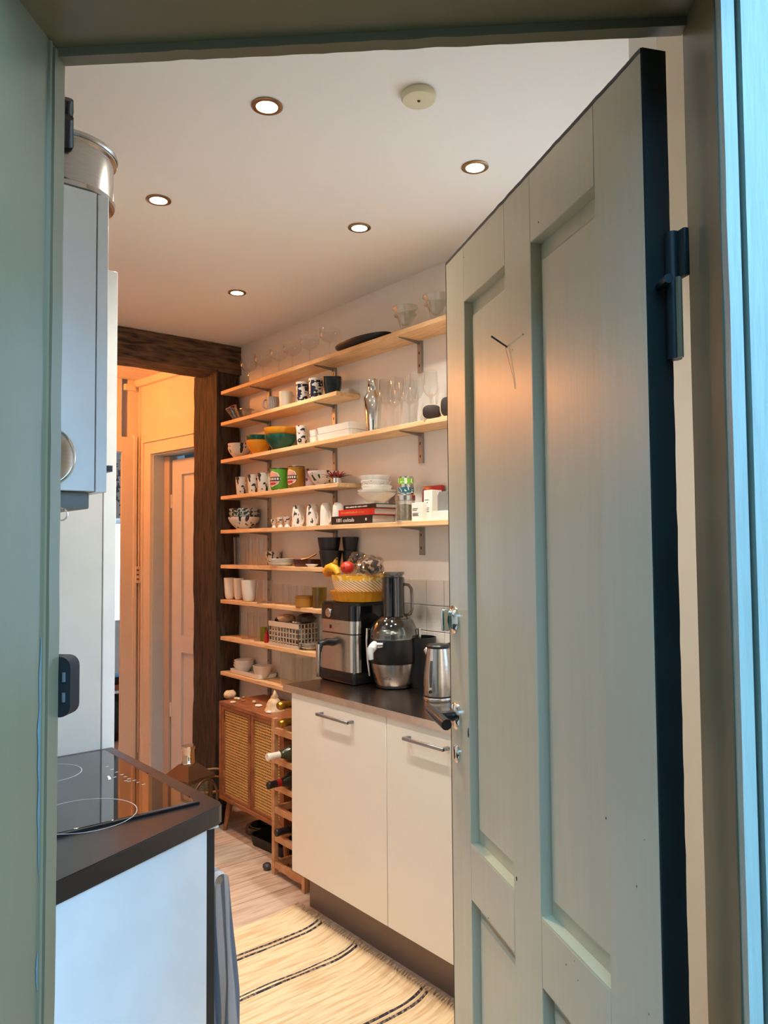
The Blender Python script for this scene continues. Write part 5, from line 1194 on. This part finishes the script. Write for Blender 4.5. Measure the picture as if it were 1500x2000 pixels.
# air fryer: front towards the room
fy0, fy1 = 2.535, 2.785; fx0 = 1.905; fx1 = 2.165; fz = .90+.335
af = thing('air_fryer', 'black and steel air fryer with pull-out basket and dial', 'air fryer', (0, 0, zk2))
H_ = fz-zk2
ob('base', bx(fx0+.004, fx1, fy0, fy1, 0, .055, bev=.012, seg=3), M_BLACK, af)
ob('body', pr(rrect(fx0+.006, fx1, fy0, fy1, .035, 6), .05, H_-.012), M_BGLOSS, af)
ob('lid_top', pr(rrect(fx0+.010, fx1-.004, fy0+.004, fy1-.004, .035, 6), H_-.012, H_), M_BLACK, af)
def frontshell(z0, z1, off, m, nm, par):
    pts = arc(fx0+.006+.035, fy0+.035, .035+off, 270, 180, 6)+arc(fx0+.006+.035, fy1-.035, .035+off, 180, 90, 6)
    inn = arc(fx0+.006+.035, fy1-.035, .034, 90, 180, 6)+arc(fx0+.006+.035, fy0+.035, .034, 180, 270, 6)
    return ob(nm, pr(pts+inn, z0, z1), m, par)
dr_ = frontshell(.052, .205, .004, M_STEEL, 'basket_front', af)
frontshell(.210, .262, .003, M_STEEL, 'steel_band', af)
frontshell(.262, H_-.010, .003, M_BGLOSS, 'control_panel', af)
yc = (fy0+fy1)/2
gy = yc+.02
ob('handle', tb([(fx0+.01, gy, .165), (fx0-.03, gy, .172), (fx0-.060, gy, .165), (fx0-.068, gy, .13), (fx0-.070, gy, .03)], [.017, .016, .014, .010, .008], seg=10), M_BLACK, dr_)
ob('handle_plate', bx(fx0-.078, fx0-.066, gy-.010, gy+.010, .030, .165, bev=.004), M_STEEL, dr_)
dl = ob('dial', xform(lt([(0, 0), (.020, 0), (.020, .004), (.017, .007), (0, .007)], seg=24), Matrix.Translation((fx0+.0035, fy1-.078, .290)) @ Matrix.Rotation(math.radians(-90), 4, 'Y')), M_STEEL, af)
ob('brand_bar', bx(fx0+.0012, fx0+.0032, fy0+.10, fy1-.06, .245, .250), M_GREY, af)
ob('button', bx(fx0+.0005, fx0+.0032, yc+.03, yc+.04, .225, .240), M_BLACK, af)
# yellow tart dish, fruit bowl and fruit
pcx, pcy = 2.035, (fy0+fy1)/2-.01
m = M_YEL
bm = NB(); seg = 96; rows = []
for r, z, fl_ in ((0, 0, 0), (.105, 0, .0), (.112, .004, .012), (.126, .044, .022), (.129, .046, .0), (.124, .046, 0), (.115, .042, .0), (.106, .008, 0), (0, .006, 0)):
    rows.append([(max(r, .0005)*(1+fl_*math.cos(a*24))*math.cos(a), max(r, .0005)*(1+fl_*math.cos(a*24))*math.sin(a), z) for a in [2*math.pi*i/seg for i in range(seg)]])
loft(bm, rows, False, False)
tag(ob('tart_dish', bm, m, None, (pcx, pcy, fz+.0004)), 'yellow fluted tart dish lying on the air fryer', 'dish')
zb_ = fz+.008
fb = thing('fruit_bowl', 'woven-look fruit bowl with slanted yellow and white stripes', 'bowl', (pcx, pcy, zb_))
hb_ = .105
ob('body', lt([(0, 0), (.085, 0), (.092, .006), (.112, .05), (.1225, .085), (.1175, .085), (.106, .05), (.085, .012), (0, .010)], seg=60), stripes('slant_stripes', (244, 230, 208), (214, 168, 60), 40, 90, .35, .52, (150, 104, 60)), fb)
ob('rim', lt([(.1225, .085), (.1235, .095), (.125, hb_), (.121, hb_), (.119, .086)], seg=60), pattern('amber_rim', (226, 164, 40), (244, 214, 150), 60, (1, 1, .6), .56, .3), fb)
zf = zb_+hb_
M_BAN = mat('mango_skin', (232, 168, 30), .45, var=.12, scale=14)
def fruit(name, label, px, py, r, sc, m, seed, x=None, amp=.05):
    x = pcx if x is None else x
    p = hx(px, py, x); return tag(ob(name, blob(r, 3, amp, sc, 1.3, seed), m, None, (float(p[0]), float(p[1]), float(p[2]))), label, 'fruit', 'fruit in the bowl')
p = hx(648, 1112, pcx-.03)
bn = thing('banana', 'yellow banana curling out of the fruit bowl', 'fruit', (float(p[0]), float(p[1]), float(p[2])))
ob('flesh', tb([(0, .05, -.015), (0, .03, .004), (0, 0, .010), (0, -.03, .002), (-.0, -.05, -.02)], [.008, .018, .020, .017, .010], seg=12), M_BAN, bn)
p2 = hx(657, 1100, pcx-.02)
b2 = thing('banana', 'spotted banana standing stalk-up behind the red apple', 'fruit', (float(p2[0]), float(p2[1]), float(p2[2])))
ob('flesh', tb([(0, .0, -.05), (0, .012, -.025), (0, .010, .0), (0, .0, .016)], [.016, .016, .013, .007], seg=12), mat('spotted_banana', (206, 160, 40), .5, c2=(120, 84, 24), scale=30), b2)
ob('stalk', tb([(0, .0, .014), (0, -.006, .022), (0, -.010, .020)], [.006, .005, .004], seg=8), mat('banana_stalk', (96, 76, 30), .7), b2)
ap = fruit('apple', 'red-orange apple in the fruit bowl', 679, 1109, .031, (1, 1, .92), mat('apple_red', (216, 66, 34), .3, c2=(170, 30, 26), scale=9), 4, pcx-.055)
ob('calyx', xform(lt([(0, 0), (.006, 0), (.004, .003), (0, .001)], seg=12), Matrix.Translation((-.0275, -.012, .001)) @ Matrix.Rotation(math.radians(-75), 4, 'Y')), mat('calyx', (90, 44, 22), .8), ap)
fruit('orange', 'orange half hidden under the bananas', 641, 1116, .026, (1, 1, 1), mat('orange_skin', (234, 140, 36), .5, bump=.3, bscale=150), 6, pcx+.0)
p = hx(722, 1106, pcx-.02)
bg = thing('nut_bag', 'dark bag of nuts wrapped in crinkled clear plastic', 'bag', (float(p[0]), float(p[1]), float(p[2])))
ob('contents', blob(1, 4, .12, (.050, .055, .036), 2.2, 3), pattern('mixed_nuts', (58, 42, 32), (196, 160, 122), 40, (1, 1, 1), .52, .5), bg)
bm = blob(1, 4, .30, (.056, .062, .046), 3.0, 9); ob('wrap', bm, glass('crinkle_plastic', (.78, .78, .78), 1.0), bg, smooth=15)
p = hx(697, 1093, pcx+.03)
b3 = thing('grape_bag', 'smoky plastic bag of dark grapes at the back of the fruit bowl', 'bag', (float(p[0]), float(p[1]), float(p[2])))
ob('contents', blob(1, 3, .25, (.03, .036, .028), 3, 3), mat('dark_grape', (40, 26, 32), .3), b3)
ob('wrap', blob(1, 3, .35, (.036, .045, .034), 3, 5), glass('crinkle_plastic', (.78, .78, .78), 1.0), b3, smooth=15)

# juicer
jx, jy = 2.03, 2.405
pc = proj((jx, jy, 1.0)); kj = pc[2]/CF
jc = spot(769, .95, jx); jy = jc[1]
jz = lambda py: float(hx(769, py, jx)[2])-zk2
ju = thing('juicer', 'black and steel juicer with clear dome and tall feed tube', 'juicer', (jx, jy, zk2))
r_ = lambda w: m_of(w/2, (jx, jy, 1.0))
ob('foot', lt([(0, 0), (r_(66), 0), (r_(70), .004), (r_(68), .010), (0, .010)], seg=36), M_BLACK, ju)
ob('base_bowl', lt([(0, .009), (r_(66), .009), (r_(74), .02), (r_(86), jz(1306)), (r_(90), jz(1293)), (0, jz(1293))], seg=48), M_STEEL, ju)
ob('motor_band', lt([(r_(90), jz(1293)), (r_(94), jz(1288)), (r_(95), jz(1262)), (r_(93), jz(1246)), (0, jz(1246))], seg=48), M_BLACK, ju)
ob('juice_collector', lt([(0, jz(1247)), (r_(84), jz(1247)), (r_(82), jz(1236)), (r_(70), jz(1228)), (r_(50), jz(1224)), (0, jz(1224))], seg=40), M_STEEL, ju)
cv = ob('clear_lid', lt([(r_(93), jz(1246)), (r_(96), jz(1243)), (r_(92), jz(1228)), (r_(78), jz(1212)), (r_(52), jz(1203)), (r_(50), jz(1203)), (r_(76), jz(1213)), (r_(90), jz(1229)), (r_(93), jz(1243))], seg=40), glass('dome_plastic', (.62, .63, .62), .7), ju)
ob('feed_tube', lt([(r_(46), jz(1204)), (r_(45), jz(1130)), (r_(46), jz(1128)), (r_(42), jz(1128)), (r_(41), jz(1204))], seg=32), M_GLASSS, cv)
pu_ = ob('pusher', lt([(0, jz(1200)), (r_(36), jz(1200)), (r_(38), jz(1138)), (r_(38), jz(1124)), (r_(44), jz(1122)), (r_(46), jz(1119)), (r_(44), jz(1117)), (0, jz(1117))], seg=32), M_GLASSS, ju)
ob('pusher_collar', lt([(r_(38.5), jz(1138)), (r_(39), jz(1127)), (r_(36), jz(1127)), (r_(36), jz(1138))], seg=32), M_BLACK, pu_)
cr_ = np.array([CR[0], CR[1]]); cr_ = cr_/np.linalg.norm(cr_); fw_ = -np.array([_f[0], _f[1]]); fw_ = fw_/np.linalg.norm(fw_)
def jp(a, b, py): q = cr_*r_(2*a)+fw_*b; return (float(q[0]), float(q[1]), jz(py))
ob('tube_handle', tb([jp(20, .0, 1141), jp(31, 0, 1143), jp(36, 0, 1150), jp(37, 0, 1165), jp(37, 0, 1190), jp(34, 0, 1199), jp(22, 0, 1202)], .0065, seg=8), glass('smoky_handle', (.5, .42, .38), .6), cv)
ob('spout', tb([jp(-36, .06, 1256), jp(-40, .10, 1258), jp(-43, .12, 1262)], [.017, .017, .015], seg=14), mat('spout_plastic', (206, 206, 204), .3), ju)
ob('spout_tip', tb([jp(-43, .118, 1258), jp(-44, .125, 1268), jp(-43, .125, 1279)], [.015, .012, .010], seg=12), mat('spout_plastic', (206, 206, 204), .3), ju)
ob('spout_knob', tb([jp(-30, .105, 1254), jp(-20, .11, 1253)], [.013, .010], seg=12), M_STEEL, ju)
for sgn, a in ((-1, 48), (1, 47)):
    w_ = .007 if sgn > 0 else .005
    ob('clamp_arm', tb([jp(sgn*(a-2), .02, 1228), jp(sgn*(a+3), .02, 1226), jp(sgn*(a+4), .02, 1250), jp(sgn*(a+2), .02, 1290), jp(sgn*(a-1), .02, 1318)], [w_*.7, w_, w_, w_, w_*.7], seg=8), M_STEEL, ju)
tx = ob('brand_text', text_mesh('PHILIPS', .0115), M_DGREY, ju, smooth=0)
ang = FRONT-.30; rr = r_(83)+.0012; place(tx, (rr*math.cos(ang), rr*math.sin(ang), jz(1320)), (-math.sin(ang), math.cos(ang), 0), (0, 0, 1), (math.cos(ang), math.sin(ang), 0))
# pulp bin behind the juicer, part of it
ob('pulp_bin', lt([(0, .0), (.055, .0), (.066, .05), (.070, .20), (.066, .20), (.062, .05), (0, .01)], seg=28, at=(.088, -.06, 0)), M_BLACK, ju)

# kettle
kx_, ky_, _ = spot(857, .9, 1.985)
ks = m_of(1, (kx_, ky_, 1.0)); kz = lambda py: max(0, float(hx(857, py, kx_)[2])-zk2)
kt = thing('kettle', 'brushed steel electric kettle by the edge of the open door', 'kettle', (kx_, ky_, zk2))
R0 = 30*ks
ob('power_base', lt([(0, 0), (R0*1.0, 0), (R0*1.02, .003), (R0*1.02, .010), (R0*.98, .013), (0, .013)], seg=40), M_STEEL, kt)
ob('black_ring', lt([(0, .0131), (R0*.99, .0131), (R0*.99, .0185), (0, .0185)], seg=40), M_BLACK, kt)
htop = .203
bm = NB(); prof = [(0, .0186), (R0*.99, .0186), (R0*1.0, .03), (R0*.95, .09), (R0*.84, .15), (R0*.74, htop-.012), (0, htop-.012)]
lathe(bm, prof, seg=48); ob('body', bm, M_STEEL, kt)
ob('lid', lt([(0, htop-.012), (R0*.76, htop-.012), (R0*.77, htop-.004), (R0*.70, htop+.001), (0, htop+.003)], seg=40), M_BLACK, kt)
def kp(a, rr, z): an = FRONT+a; return (rr*math.cos(an), rr*math.sin(an), z)
ob('gauge', tb([kp(-.62, R0*.985, .052), kp(-.62, R0*.962, .09), kp(-.62, R0*.90, .125), kp(-.62, R0*.85, .148)], [.004, .0055, .0055, .004], seg=10), M_DGREY, kt)
ob('switch', xform(lt([(0, 0), (.007, 0), (.006, .003), (0, .003)], seg=14), Matrix.Translation(kp(-.62, R0*1.0, .036)) @ Matrix.Rotation(FRONT-.62, 4, 'Z') @ Matrix.Rotation(math.radians(90), 4, 'Y')), M_BLACK, kt)
ob('handle', tb([kp(2.3, R0*.72, htop-.01), kp(2.3, R0*1.1, htop-.005), kp(2.3, R0*1.4, .16), kp(2.3, R0*1.45, .10), kp(2.3, R0*1.25, .06), kp(2.3, R0*.95, .055)], .010, seg=10), M_BLACK, kt)
ob('spout', tb([kp(-1.9, R0*.6, htop-.03), kp(-1.9, R0*.86, htop-.016)], [.020, .012], seg=12), M_STEEL, kt)
